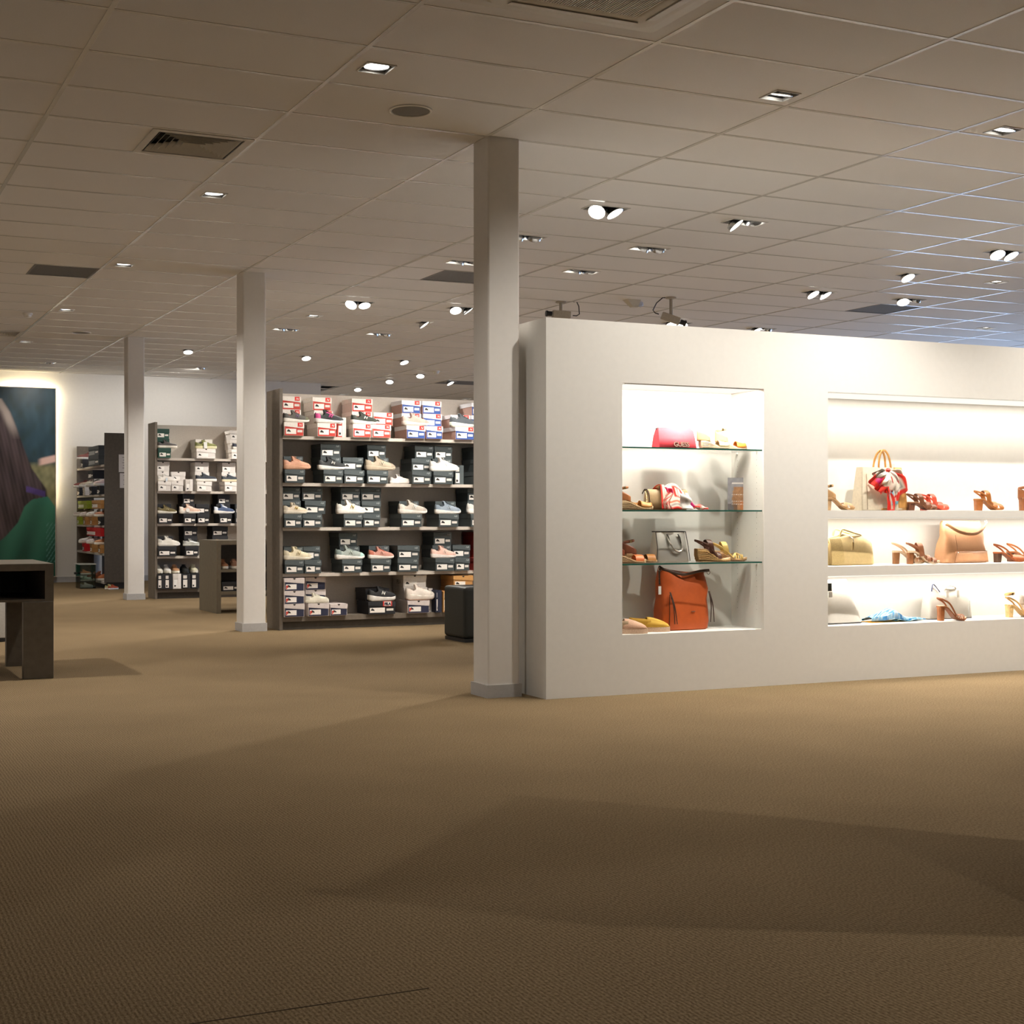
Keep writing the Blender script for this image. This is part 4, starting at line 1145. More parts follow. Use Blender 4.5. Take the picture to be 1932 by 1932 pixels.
o = thing('display_unit', 'low taupe display unit with open shelves before the narrow rack', 'shelving', (4.005, 14.82, 0))
OL = mat('olive_taupe_veneer', (.15, .125, .085), rough=.45, var=.1, scale=22)
MB().box(0, 0, 0, .05, .72, .78).build('side_panel', OL, o)
MB().box(1.15, 0, 0, 1.2, .72, .78).build('side_panel', OL, o)
MB().box(.05, 0, .735, 1.15, .72, .78).build('top', OL, o)
MB().box(.05, 0, .20, 1.15, .72, .235).build('shelf', OL, o)
MB().box(.05, .02, .44, 1.15, .72, .47).build('shelf', OL, o)
MB().box(.05, .66, .235, 1.15, .69, .735).build('back_board', WOOD_D, o)
for k, (xx, c, nm) in enumerate(((.07, 'a9714e', 'first'), (.20, 'b88a70', 'second'), (.33, '8c5a40', 'third'))):
    sneaker('court', c, 'brown shoe in the low display unit, %s from its left side' % nm, (4.005 + xx + .045, 15.12, .4715), -PI / 2, scale=.9, group='shoes in the display unit')
shoebox('black', 'black shoebox on the lower shelf of the display unit, first', 4.005 + .17, 14.85, .2355, .20, .10, .3, group='boxes in the display unit')
shoebox('black', 'black shoebox on the lower shelf of the display unit, second', 4.005 + .40, 14.85, .2355, .20, .10, .3, group='boxes in the display unit')

# tall stand just right of the picture, whose shade falls across the carpet
o = thing('display_stand', 'tall taupe display stand just outside the right picture edge', 'shelving', (3.02, 2.72, 0), math.radians(43))
for z in (.02, .62, 1.27): MB().box(.03, -.5, z, .87, 0, z + .035).build('shelf', TBL, o)
for a in (0, .87): MB().box(a, -.5, 0, a + .03, 0, 1.34).build('side_panel', TBL, o)
MB().box(.03, -.02, .055, .87, 0, 1.27).build('back_panel', TBL, o)

# ================================================================== BACK-LIT PHOTO PANEL
def clampf(x): return max(0, min(1, x))
def mixc(a, b, t): return tuple(a[i] + (b[i] - a[i]) * t for i in range(3))
def fbm(x, y):
    return .5 + .25 * math.sin(3.1 * x + 1.7 * math.sin(2.3 * y)) * math.cos(2.7 * y + 1.3 * math.sin(1.9 * x + .5)) + .25 * math.sin(7.3 * x + 2.1 * y) * math.cos(6.1 * y - 1.4 * x) * .5
def photo(u, v):
    """u across 0..1, v upwards 0..1: hazy dusk background, long hair, green jacket"""
    X = u * 103; Y = 734 + (1 - v) * 352            # 103 x 352 grid of the print
    c = mixc(hexc('1c2f36'), hexc('2f4753'), clampf(fbm(X * .035, Y * .02) + .1 * math.sin(X * .3)))
    c = mixc(c, hexc('20302a'), clampf((fbm(X * .05 + 3, Y * .03) - .45) * 2) * .6)
    if Y > 872:
        c = mixc(c, mixc(hexc('5a5c40'), hexc('8d8764'), fbm(X * .07, Y * .05)), smoothstep(868, 885, Y))
    d = abs((Y - 868) + (X - 90) * .25)
    if X > 68: c = mixc(c, hexc('c9a79c'), smoothstep(9, 4, d) * smoothstep(68, 80, X))
    # jacket: shoulder curve
    sh = 935 + .020 * max(0, 75 - X) ** 1.5 + 1.05 * max(0, X - 88) ** 1.1
    g = mixc(hexc('194638'), hexc('3d7d67'), clampf(.75 - (Y - 935) / 190 + .22 * math.sin(X * .11 + Y * .03)))
    c = mixc(c, g, smoothstep(sh - 2, sh + 2, Y))
    # hair
    e = lerp_table([(755, 4), (780, 20), (810, 32), (850, 46), (885, 60), (905, 74), (922, 86), (936, 88), (942, 60), (955, 46), (985, 34), (1010, 12), (1020, 0)], max(755, min(1020, Y)))
    hr = mixc(hexc('241c1e'), hexc('5b4d4f'), clampf(.35 + .22 * math.sin(X * .23 - Y * .05) * math.sin(X * .11 + Y * .02) + .12 * math.sin(X * .9 - Y * .21)))
    if Y < 830: hr = mixc(hr, hexc('a3968d'), smoothstep(14, 2, abs(X - e + 8)) * .9 * smoothstep(835, 790, Y))
    if Y < 1020 and Y > 755: c = mixc(c, hr, smoothstep(e + 2, e - 2, X))
    # collar
    if 48 < X < 84: c = mixc(c, hexc('4b3a72'), smoothstep(7, 4, abs(Y - (922 + (X - 48) * .28))))
    if X > 86 and 985 < Y < 1060: c = mixc(c, hexc('5f8f88'), .5 * (math.sin(Y * .55 + X * .9) > .55))
    if Y > 1075: c = mixc(c, g, .6)
    return tuple(min(.9, q * 1.6) for q in c)
PXL, PXR, PZ0, PZ1 = 2.694, 3.525, .10, 3.0
PYF = YFAR - .115
o = thing('photo_panel', 'tall back-lit photo panel of a long-haired figure in green', 'poster', (PXL, PYF, PZ0))
nu, nv = 58, 190; m_ = MB(); Wp, Hp = PXR - PXL, PZ1 - PZ0
m_.grid(lambda u, v: (u * Wp, -.001, v * Hp), nu, nv)
cols = [photo(i / nu, j / nv) for i in range(nu + 1) for j in range(nv + 1)]
m_.build('printed_photo', vcol_mat('photo_print', .35), o, cols=cols)
MB().box(.0, 0, 0, Wp, .03, Hp).build('panel_board', mat('panel_board_white', (.6, .58, .55)), o)
fr = MB(); t = .012
fr.box(-t, -.006, -t, Wp + t, .03, 0).box(-t, -.006, Hp, Wp + t, .03, Hp + t).box(-t, -.006, 0, 0, .03, Hp).box(Wp, -.006, 0, Wp + t, .03, Hp)
fr.build('edge_frame', mat('pale_edge', (.55, .5, .44), rough=.4), o)
for (x, z, sx, sz) in ((Wp / 2, Hp - .10, Wp - .1, .05), (Wp - .10, Hp * .66, .05, Hp * .55)):
    MB().box(x - sx / 2, .032, z - sz / 2, x + sx / 2, .040, z + sz / 2).build('led_strip', emit('warm_led', (1, .83, .55), 3.0), o)
    ld = bpy.data.lights.new('led_glow', 'AREA'); ld.shape = 'RECTANGLE'; ld.size = sx; ld.size_y = sz
    ld.energy = 30 if sx > sz else 12; ld.color = (1, .82, .52)
    lo = bpy.data.objects.new('led_glow', ld); COL.objects.link(lo); lo.parent = o
    lo.location = (x, .045, z); lo.rotation_euler = Vector((0, 1, .0)).to_track_quat('-Z', 'Y').to_euler()

# ================================================================== NICHE LAMPS
o = thing('led_profile', 'slim light strip under the top of the narrow niche', 'niche light', ((N1[0] + N1[1]) / 2, 7.216, NZ1))
hw_ = (N1[1] - N1[0]) / 2 - .03
MB().box(-hw_, -.008, -.006, hw_, .008, -.0005).build('profile', WHITE, o)
MB().box(-hw_, -.010, -.0075, hw_, .30, -.0062).build('diffuser', emit('soft_glow', (1, .93, .82), 1.15), o)  # stretched to the back; its glow stands in for the lit niche underside
ld = bpy.data.lights.new('strip_glow', 'AREA'); ld.shape = 'RECTANGLE'; ld.size = hw_ * 2; ld.size_y = .014; ld.energy = 18; ld.color = (1, .93, .82)
lo = bpy.data.objects.new('strip_glow', ld); COL.objects.link(lo); lo.parent = o
lo.location = (0, 0, -.012); lo.rotation_euler = Vector((0, .35, -1)).to_track_quat('-Z', 'Y').to_euler()
for z, nm, pw in ((NZ1, 'top', 1.2), (S2A[0], 'middle', 1.0), (S2B[0], 'bottom', 1.0)):
    o = thing('led_profile', 'slim light strip under the %s board of the wide niche' % nm, 'niche light', ((N2[0] + N2[1]) / 2, 7.345, z), 0, 'light strips in the wide niche')
    hw_ = (N2[1] - N2[0]) / 2 - .02
    MB().box(-hw_, -.06, -.006, hw_, .06, -.0005).build('profile', WHITE, o)
    MB().box(-hw_, -.135, -.0075, hw_, .18, -.0062).build('diffuser', emit('soft_glow', (1, .93, .82), 1.6), o)  # widened glowing sheet imitates a brightly lit board underside
    ld = bpy.data.lights.new('strip_glow', 'AREA'); ld.shape = 'RECTANGLE'; ld.size = hw_ * 2; ld.size_y = .02; ld.energy = P_STRIP * pw; ld.color = (1, .92, .80)
    lo = bpy.data.objects.new('strip_glow', ld); COL.objects.link(lo); lo.parent = o
    lo.location = (0, 0, -.012); lo.rotation_euler = Vector((0, .05, -1)).to_track_quat('-Z', 'Y').to_euler()

# ================================================================== SANDALS AND BAGS
FW = [(0, .024), (.06, .030), (.25, .029), (.45, .028), (.65, .040), (.8, .041), (.92, .030), (1, .008)]
def fw(s): return lerp_table(FW, s)
def sandal(label, loc, rz, L=.235, heel=.07, style='block', leather='8a5533', bed=None, heelc='7d4f2c', straps=('toe', 'cross', 'sling'), strapc=None, strap2=None, bw=.011, name='heeled_sandal', wedge_lines=True, platform=.012, group='women\'s shoes in the niches', hw=.02):
    """heel at x=0, toe towards +x; footbed arches down from the heel"""
    o = thing(name, label, 'shoe', loc, rz, group)
    bed = bed or leather; strapc = strapc or leather; strap2 = strap2 or strapc
    def zf(s):       # footbed height
        return platform + (heel - platform) * (1 - smoothstep(.18, .70, s)) + (.010 * smoothstep(.85, 1, s))
    S = [0, .03, .08, .15, .22, .3, .4, .5, .58, .66, .74, .82, .9, .96, 1]
    if style == 'wedge':
        r = []
        for s in S:
            w_ = fw(s); x = s * L; z = zf(s); zb_ = .012 * smoothstep(.9, 1, s)
            r.append([(x + .012 * (1 - s) * (z > .03), -w_ * .98, zb_), (x, -w_ * 1.06, z * .5), (x, -w_, z), (x, w_, z), (x, w_ * 1.06, z * .5), (x + .012 * (1 - s) * (z > .03), w_ * .98, zb_)])
        MB().loft(r).build('wedge', mh(heelc, rough=.9, var=.18, scale=150), o, smooth=True)
        if wedge_lines:
            rp = MB()
            for k in range(1, 6):
                f_ = k / 6
                for sd in (-1, 1):
                    rp.tube([(s * L, sd * fw(s) * (1.075), .004 + max(.004, zf(s) - .006) * f_) for s in S[1:-1]], .0028, 5)
            rp.build('rope_winding', mh(heelc, rough=.95, var=.25, scale=220), o)
    else:
        r = []
        for s in S:
            w_ = fw(s); x = s * L; z = zf(s)
            r.append([(x, -w_, z - .009), (x, -w_ * 1.02, z), (x, w_ * 1.02, z), (x, w_, z - .009)])
        MB().loft(r).build('outsole', mh(bed, rough=.6), o)
        if style == 'block':
            a = hw
            MB().loft([[(-.004 + a * (1 - .12) * cx_ + a, a * .85 * cy_, 0) for cx_, cy_ in ((-1, -.6), (-.6, -1), (.6, -1), (1, -.6), (1, .6), (.6, 1), (-.6, 1), (-1, .6))],
                       [(-.002 + a * cx_ + a, a * 1.08 * cy_, heel - .009) for cx_, cy_ in ((-1, -.6), (-.6, -1), (.6, -1), (1, -.6), (1, .6), (.6, 1), (-.6, 1), (-1, .6))]]).build('heel', mh(heelc, rough=.45, var=.22, scale=40), o)
    # insole
    r = []
    for s in S:
        w_ = fw(s) * .96; x = s * L * .985 + .002; z = zf(s)
        r.append([(x, -w_, z + .0002), (x, -w_, z + .003), (x, w_, z + .003), (x, w_, z + .0002)])
    MB().loft(r).build('insole', mh('c9a988' if bed != 'e8dcc8' else 'e3d3bb', rough=.7), o)
    def arch(s, h, ds=0.0, lean=0.0, n=10, e=1.0):
        w_ = fw(s) * 1.03; return [((s + ds * (k / n - .5)) * L + lean * math.sin(PI * k / n), -w_ * math.cos(PI * k / n) * e, zf(s + ds * (k / n - .5)) + .001 + h * math.sin(PI * k / n) ** .8) for k in range(n + 1)]
    sm = mh(strapc, rough=.45); s2 = mh(strap2, rough=.45)
    def strap(pts, m, w_=bw, wd=(1, 0, 0), nm='strap'):
        return MB().tube(pts, w_, 8, wd, .0016).build(nm, m, o, smooth=True)
    for st in straps:
        if st == 'toe': strap(arch(.80, .030), sm, bw)
        if st == 'toe_wide': strap(arch(.76, .036), sm, .026)
        if st == 'mid': strap(arch(.62, .042), sm, bw)
        if st == 'cross':
            strap(arch(.70, .038, .26), sm, bw * 1.1); strap(arch(.70, .036, -.26), s2, bw * 1.1)
        if st == 'thin':
            for q in (.68, .74, .80, .86): strap(arch(q, .028, .06), sm, .0035)
        if st == 'sling':
            z_ = heel + .035
            pts = [(.56 * L, -fw(.56), zf(.56) + .004), (.34 * L, -.033, heel + .012), (.12 * L, -.028, heel + .042), (-.010, 0, heel + .054), (.12 * L, .028, heel + .042), (.34 * L, .033, heel + .012), (.56 * L, fw(.56), zf(.56) + .004)]
            strap(smooth_path(pts, 4), s2, .006, (0, 0, 1), 'slingback')
        if st == 'instep':
            pts = [(.42 * L, -fw(.4), zf(.42)), (.36 * L, -.036, heel + .03), (.34 * L, -.02, heel + .052), (.34 * L, 0, heel + .058), (.34 * L, .02, heel + .052), (.36 * L, .036, heel + .03), (.42 * L, fw(.4), zf(.42))]
            strap(smooth_path(pts, 3), sm, .017)
        if st == 'ankle':
            z_ = heel + .075
            pts = [(.11 * L + .034 * math.cos(2 * PI * k / 14), .030 * math.sin(2 * PI * k / 14), z_ + .006 * math.cos(2 * PI * k / 14)) for k in range(14)]
            MB().tube(pts, .007, 8, (0, 0, 1), .0018, closed=True).build('ankle_strap', s2, o, smooth=True)
            MB().box(.11 * L - .004, -.0345, z_ - .007, .11 * L + .008, -.0315, z_ + .009).build('buckle', mat('brass', (.75, .6, .3), rough=.3, metal=1), o)
        if st == 'counter':
            m_ = MB()
            def cf(u, v):
                a = PI * (.5 + u); w_ = .030
                top = .070 * (1 - .55 * abs(2 * u - 1) ** 2)
                return (.055 * L + (.075 * L + .014) * math.cos(a) * (1 if math.cos(a) < 0 else .4) + .25 * L * abs(2 * u - 1) ** 2, w_ * math.sin(a) * (1 - .12 * v), zf(.05 + .25 * abs(2 * u - 1) ** 2) + top * v)
            m_.grid(cf, 14, 5); b_ = m_.build('heel_counter', s2, o, smooth=True)
            sd = b_.modifiers.new('thick', 'SOLIDIFY'); sd.thickness = .003
        if st == 'vamp':
            m_ = MB(); m_.grid(lambda u, v: ((.60 + .33 * u) * L, -fw(.60 + .33 * u) * 1.02 * math.cos(PI * v), zf(.60 + .33 * u) + (.040 - .014 * u) * math.sin(PI * v) ** .75), 8, 12)
            b_ = m_.build('vamp', sm, o, smooth=True); sd = b_.modifiers.new('thick', 'SOLIDIFY'); sd.thickness = .0025
    return o

def smooth_path(pts, n=4):
    P = [Vector(p) for p in pts]; out = []
    for i in range(len(P) - 1):
        p0, p1, p2, p3 = P[max(i - 1, 0)], P[i], P[i + 1], P[min(i + 2, len(P) - 1)]
        for k in range(n):
            t = k / n
            out.append(.5 * ((2 * p1) + (-p0 + p2) * t + (2 * p0 - 5 * p1 + 4 * p2 - p3) * t * t + (-p0 + 3 * p1 - 3 * p2 + p3) * t ** 3))
    out.append(P[-1]); return out

def espadrille(label, loc, rz, col, col2, striped=False, group='women\'s shoes in the niches'):
    o = thing('espadrille', label, 'shoe', loc, rz, group); L = .255
    S = [0, .02, .06, .12, .2, .3, .42, .55, .66, .76, .86, .93, .97, 1]
    W_ = lambda s: lerp_table([(0, .014), (.04, .03), (.2, .034), (.45, .033), (.68, .043), (.82, .042), (.94, .028), (1, .01)], s)
    MB().loft([[(s * L, -W_(s), 0), (s * L, -W_(s) * 1.05, .014), (s * L, -W_(s), .028), (s * L, W_(s), .028), (s * L, W_(s) * 1.05, .014), (s * L, W_(s), 0)] for s in S]).build('jute_sole', mh('c4a58c', rough=.95, var=.25, scale=260), o, smooth=True)
    def vf(u, v):
        s = .44 + .55 * u; h = lerp_table([(0, .060), (.2, .058), (.5, .046), (.75, .032), (.92, .018), (1, .004)], u)
        return ((s - .10 * u * 0 + .07 * (1 - u) * (abs(2 * v - 1) ** 2) * -1) * L, -W_(s) * math.cos(PI * v), .0285 + h * max(0, math.sin(PI * v)) ** .7)
    m_ = MB(); m_.grid(vf, 12, 16)
    if striped:
        cols = []
        for i in range(13):
            for j in range(17):
                cols.append(mixc(hexc(col), hexc(col2), .5 + .5 * math.sin(j * 1.9)))
        b_ = m_.build('vamp', vcol_mat('striped_canvas', .8), o, smooth=True, cols=cols)
    else: b_ = m_.build('vamp', mh(col, rough=.85, var=.1, scale=200), o, smooth=True)
    b_.modifiers.new('thick', 'SOLIDIFY').thickness = .0022
    m_ = MB()
    def hf(u, v):
        q = 2 * u - 1; s = .50 * abs(q) ** 1.5
        side = (1 if q > 0 else -1) * (1 - (1 - min(1, abs(q) * 3.2)) ** 2)
        return (s * L + .002, side * W_(s) * .97, .0285 + (.058 - .012 * abs(q)) * v)
    m_.grid(hf, 18, 3)
    b_ = m_.build('heel_counter', mh(col2, rough=.85, var=.1, scale=200), o, smooth=True); b_.modifiers.new('thick', 'SOLIDIFY').thickness = .0022
    MB().loft([[(s * L, -W_(s) * .9, .0283), (s * L, -W_(s) * .9, .031), (s * L, W_(s) * .9, .031), (s * L, W_(s) * .9, .0283)] for s in S[1:-1]]).build('insole', mh('7d6248', rough=.9), o)
    return o

def bag_body(secs, n=28, p=4.0, wob=None):
    """stack of rounded-rectangle sections: (z, half width, half depth, dx, dy)"""
    rings = []
    for (z, a, b, dx, dy) in secs:
        ring = []
        for k in range(n):
            t = 2 * PI * k / n; c, s = math.cos(t), math.sin(t)
            x = a * abs(c) ** (2 / p) * (1 if c > 0 else -1); y = b * abs(s) ** (2 / p) * (1 if s > 0 else -1)
            zz = z
            if wob:
                ox, oy, oz = wob(x, y, z); x += ox; y += oy; zz += oz
            ring.append((x + dx, y + dy, zz))
        rings.append(ring)
    return MB().loft(rings)

NY = 7.375     # middle of the shelf depth
def nx(px, Y=NY): return x_at(px, Y)
G1, G2, G3 = GZ
ZB1 = NZ0
Z1, Z2, Z3 = S2A[1], S2B[1], NZ0
e_ = .0008

# ---- narrow niche, top glass shelf
x0, x1 = nx(1240, 7.34), nx(1309, 7.34); w = x1 - x0
o = thing('clutch_bag', 'coral pink flap clutch with metal letters on the top glass shelf', 'bag', ((x0 + x1) / 2, 7.36, G1 + e_))
PINK = mh('dd4450', rough=.75, var=.05); PINK2 = mh('cf3844', rough=.75, var=.05)
H_ = .128
MB().loft([[(-w / 2, -.045, 0), (w / 2, -.045, 0), (w / 2, .045, 0), (-w / 2, .045, 0)],
           [(-w / 2 + .004, -.030, H_ * .6), (w / 2 - .004, -.030, H_ * .6), (w / 2 - .004, .030, H_ * .6), (-w / 2 + .004, .030, H_ * .6)],
           [(-w / 2 + .010, -.010, H_ - .006), (w / 2 - .014, -.010, H_ - .006), (w / 2 - .014, .012, H_ - .006), (-w / 2 + .010, .012, H_ - .006)]]).build('body', PINK2, o)
prof = [(.016, H_ - .012), (.012, H_ - .002), (0, H_), (-.012, H_ - .003), (-.022, H_ - .018), (-.036, H_ * .5), (-.0485, .004)]
m_ = MB(); r_ = []
for k, (yy, zz) in enumerate(prof):
    hw_ = w / 2 - (.010 if k < 4 else .010 * (1 - (k - 3) / 3)) + .001
    r_.append([(-hw_ + (.004 if k < 5 else 0), yy, zz), (hw_ - (.012 if k < 4 else 0), yy, zz)])
m_.loft(r_, cyclic=False, cap=False)
b_ = m_.build('flap', PINK, o, smooth=True); b_.modifiers.new('thick', 'SOLIDIFY').thickness = .003
link('lettering', text_mesh('GUESS', .042, .003, 'lettering', .92, 0, .0008), o, (.022, -.054, .011), (math.radians(-14), 0, 0), m=mat('rose_gold', (.62, .42, .34), rough=.25, metal=.9))
MB().lathe([(.006, -.004), (.006, .004)], 12).build('ring', mat('dark_metal', (.06, .05, .05), metal=.8, rough=.3), o, loc=(-w / 2 + .008, -.001, H_ - .008), rot=(0, PI / 2, 0))

WEDGE = dict(style='wedge', name='wedge_espadrille')
sandal('tan wedge espadrille with pale heel, left one of the top pair', (nx(1321, 7.33), 7.335, G1 + e_), -.25, L=.19, heel=.050, heelc='c3b196', leather='cdb48a', strap2='b9a077', straps=('vamp', 'counter'), **WEDGE)
sandal('orange-toed wedge espadrille, right one of the top pair', (nx(1354, 7.40), 7.40, G1 + e_), -.28, L=.19, heel=.050, heelc='bfae94', leather='d8812f', strap2='b39a72', straps=('vamp', 'counter', 'ankle'), **WEDGE)

# ---- middle glass shelf
sandal('caramel wedge espadrille with knotted ankle strap, left on middle glass shelf', (nx(1166, 7.33), 7.32, G2 + e_), -.22, L=.215, heel=.055, heelc='b59c77', leather='b9803f', strap2='9a5f35', straps=('vamp', 'counter', 'ankle'), **WEDGE)
sandal('second caramel wedge espadrille behind, on middle glass shelf', (nx(1152, 7.45), 7.455, G2 + e_), -.10, L=.20, heel=.055, heelc='b59c77', leather='b9803f', strap2='6b4a2e', straps=('vamp', 'sling'), **WEDGE)
x0, x1 = nx(1226, 7.34), nx(1300, 7.34); w = x1 - x0
o = thing('shoulder_bag', 'beige shoulder bag with chain, half covered by a scarf', 'bag', ((x0 + x1) / 2, 7.39, G2 + e_))
BEI = mh('b39a74', rough=.5)
bag_body([(0, w / 2, .045, 0, 0), (.02, w / 2, .048, 0, 0), (.09, w / 2 - .004, .042, 0, 0), (.118, w / 2 - .008, .028, 0, 0), (.124, w / 2 - .016, .014, 0, 0)], p=5).build('body', BEI, o, smooth=True)
m_ = MB(); m_.loft([[(-w / 2 + .006 * (1 - k / 6), yy, zz), (w / 2 - .006 * (1 - k / 6), yy, zz)] for k, (yy, zz) in enumerate(((.03, .118), (.01, .1275), (-.015, .127), (-.035, .117), (-.046, .09), (-.0515, .05), (-.052, .012)))], cyclic=False, cap=False)
b_ = m_.build('flap', BEI, o, smooth=True); b_.modifiers.new('thick', 'SOLIDIFY').thickness = .003
MB().tube([(-w / 2 - .0005, .035, .10), (-w / 2, .010, .126), (-w / 2, -.02, .126), (-w / 2, -.040, .10), (-w / 2, -.05, .05), (-w / 2, -.05, .003)], .003, 6).build('piping', mh('2a2018', rough=.5), o, smooth=True)
ch = MB(); cp = smooth_path([(-w / 2 - .006, -.01, .110), (-w / 2 - .012, -.03, .09), (-w / 2 - .018, -.045, .05), (-w / 2 - .022, -.05, .012)], 5)
for k, p_ in enumerate(cp): ch.lathe([(.001, -.004), (.0055, 0), (.001, .004)], 8, p_)
ch.build('chain', mat('gold_chain', (.75, .6, .33), rough=.25, metal=1), o)

def scarf_cols(nu, nv, fn): return [fn(i / nu, j / nv) for i in range(nu + 1) for j in range(nv + 1)]
def drape(name, label, origin, fn, nu, nv, colfn, parent=None, part=None):
    m_ = MB(); m_.grid(fn, nu, nv)
    ob = m_.build(part or name, MATS.get('printed_silk') or vcol_mat('printed_silk', .42, .5), parent, smooth=True, cols=scarf_cols(nu, nv, colfn), loc=None if parent else origin)
    ob.modifiers.new('thick', 'SOLIDIFY').thickness = .0015
    if not parent: tag(ob, label, 'scarf')
    return ob
RED, CRM, GRY, MAG, SKY = hexc('e0382c'), hexc('efe2d2'), hexc('a8a29c'), hexc('c22470'), hexc('7fc3d8')
def silk(u, v):
    d = min(u, 1 - u, v, 1 - v)
    if d < .07: return RED
    if d < .11: return CRM
    if d < .14: return GRY
    if d < .22: return CRM
    if d < .25: return hexc('e8642f')
    if d < .34: return CRM
    if d < .40: return RED
    if u > .6 and v < .55: return MAG
    return CRM if (int(u * 14) % 3) else GRY
# scarf thrown over the bag: runs up over the flap and spills to the right on the shelf
sx0 = nx(1249, 7.33); sc = thing('silk_scarf', 'red, white and magenta silk scarf draped over the beige bag', 'scarf', (sx0, 7.335, G2 + e_))
def f1(u, v):   # u: along x, v: from back top to front bottom
    x = -.02 + .20 * u + .025 * v * math.sin(3 * u)
    top = .155 - .06 * max(0, u - .45) * 1.6 - .01 * math.sin(9 * u)
    if v < .25:
        q = v / .25; y = .075 - .085 * q; z = top - .03 * (1 - q) ** 2
    else:
        q = (v - .25) / .75; y = -.012 - .030 * q - .010 * math.sin(u * 16 + 2 * q) * (1 - .4 * q); z = (top) * (1 - q) + .004
        x += .045 * q * (u - .2)
    return (x, y, max(.003, z + .004 * math.sin(u * 21)))
drape('', '', None, f1, 34, 22, lambda u, v: silk(min(1, u * .9 + .02), v), sc, 'draped_cloth')
def f2(u, v):   # twisted tail lying on the glass
    a = v * 2 * PI; r = .018 * (1 - .6 * u) * (1 + .5 * math.sin(u * 12)); zc = .022 * (1 - u) + .045 * max(0, .35 - u)
    return (.165 + .145 * u, -.02 - .02 * u + r * math.cos(a + 3 * u), max(.0025, zc + .004 + r * 1.1 * math.sin(a + 3 * u) + .004))
drape('', '', None, f2, 18, 12, lambda u, v: MAG if u < .38 else (RED if int(v * 6 + u * 8) % 3 else CRM), sc, 'twisted_tail')
def f3(u, v):
    return (-.012 + .055 * u + .012 * math.sin(v * 7), -.050 - .008 * math.sin(u * 9 + v * 4), .135 * (1 - v) + .004 - .01 * u * (1 - v))
drape('', '', None, f3, 10, 16, lambda u, v: RED if (u * 2.2 + v * 3.1) % .8 < .38 else (MAG if v < .25 else CRM), sc, 'front_fold')
def f4(u, v):
    return (.095 + .085 * u + .02 * v, -.046 - .014 * math.sin(u * PI) - .006 * math.sin(v * 8), (.10 - .03 * u) * (1 - v) + .004)
drape('', '', None, f4, 10, 12, lambda u, v: hexc('d9d2cc') if (u - .5) ** 2 + (v - .5) ** 2 > .03 else hexc('b8b1ab'), sc, 'pale_fold')

x0, x1 = nx(1379, 7.40), nx(1415, 7.40)
o = thing('picture_card', 'small printed picture card standing at the right on middle glass shelf', 'card', ((x0 + x1) / 2, 7.42, G2 + e_), -.25)
w = (x1 - x0) * 1.0; hh = .205
def pic(u, v):
    c = mixc(hexc('b7b3b8'), hexc('8f9098'), fbm(u * 4, v * 5))
    if abs(u - .5) < .30 - .2 * abs(v - .35) and v < .72: c = mixc(hexc('c99a72'), hexc('9b7256'), fbm(u * 6 + 1, v * 7))
    if v < .28 and u > .55: c = mixc(c, hexc('c9763f'), .6)
    if v < .2 and u < .45: c = mixc(c, hexc('4a4340'), .6)
    if .80 < v < .86 and .18 < u < .84: c = hexc('f3ede8')
    for q in (.47, .27, .19):
        if abs(v - q) < .012 and .18 < u < .85 and math.sin(u * 90) > -.3: c = hexc('efe6de')
    return c
m_ = MB(); m_.grid(lambda u, v: ((u - .5) * w, -.0022, v * hh), 24, 44)
m_.build('print', vcol_mat('card_print', .4), o, cols=[pic(i / 24, j / 44) for i in range(25) for j in range(45)])
MB().box(-w / 2, -.002, 0, w / 2, .001, hh).build('card_board', WHITE, o)
MB().hexa([(-.02, .001, 0), (.02, .001, 0), (.02, .055, 0), (-.02, .055, 0), (-.02, .001, .12), (.02, .001, .12), (.02, .003, .12), (-.02, .003, .12)]).build('easel_back', WHITE, o)

# ---- lower glass shelf
sandal('orange-brown wedge espadrille with ankle strap, front left on lower glass shelf', (nx(1157, 7.31), 7.31, G3 + e_), -.20, L=.205, heel=.050, heelc='b99a74', leather='c96a34', strap2='7a3f28', straps=('toe_wide', 'counter'), **WEDGE)
sandal('tan wedge espadrille with brown ankle strap, second on lower glass shelf', (nx(1178, 7.41), 7.40, G3 + e_), -.22, L=.205, heel=.052, heelc='b99a74', leather='b5783c', strap2='7a4630', straps=('toe_wide', 'counter', 'ankle'), **WEDGE)
x0, x1 = nx(1237, 7.36), nx(1298, 7.36); w = x1 - x0
o = thing('handbag', 'silver metallic handbag with looped handles on the lower glass shelf', 'bag', ((x0 + x1) / 2 - .004, 7.39, G3 + e_), .04)
SIL = mat('silver_leather', (.66, .63, .57), rough=.36, metal=.65, var=.05, scale=12)
HB = .186
bag_body([(0, w / 2 + .002, .052, 0, 0), (.008, w / 2 + .006, .056, 0, 0), (.09, w / 2 - .004, .046, 0, 0), (HB - .01, w / 2 - .006, .022, 0, 0), (HB, w / 2 - .008, .018, 0, 0)], p=7).build('body', SIL, o, smooth=True)
DK = mh('2c241d', rough=.45)
for sx in (-1, 1): MB().tube([(sx * (w / 2 + .006), -.052, .006), (sx * (w / 2 - .003), -.046, .09), (sx * (w / 2 - .006), -.021, HB)], .0026, 6).build('piping', DK, o, smooth=True)
MB().tube([(-w / 2 + .006, -.020, HB), (w / 2 - .008, -.020, HB), (w / 2 - .008, .018, HB), (-w / 2 + .006, .018, HB)], .0026, 6, closed=True).build('top_binding', DK, o, smooth=True)
hp = smooth_path([(-.035, -.030, .165), (-.034, -.040, .14), (-.022, -.058, .105), (.0, -.064, .076), (.03, -.064, .064), (.055, -.060, .075), (.065, -.05, .11), (.060, -.036, .145), (.050, -.030, .160)], 4)
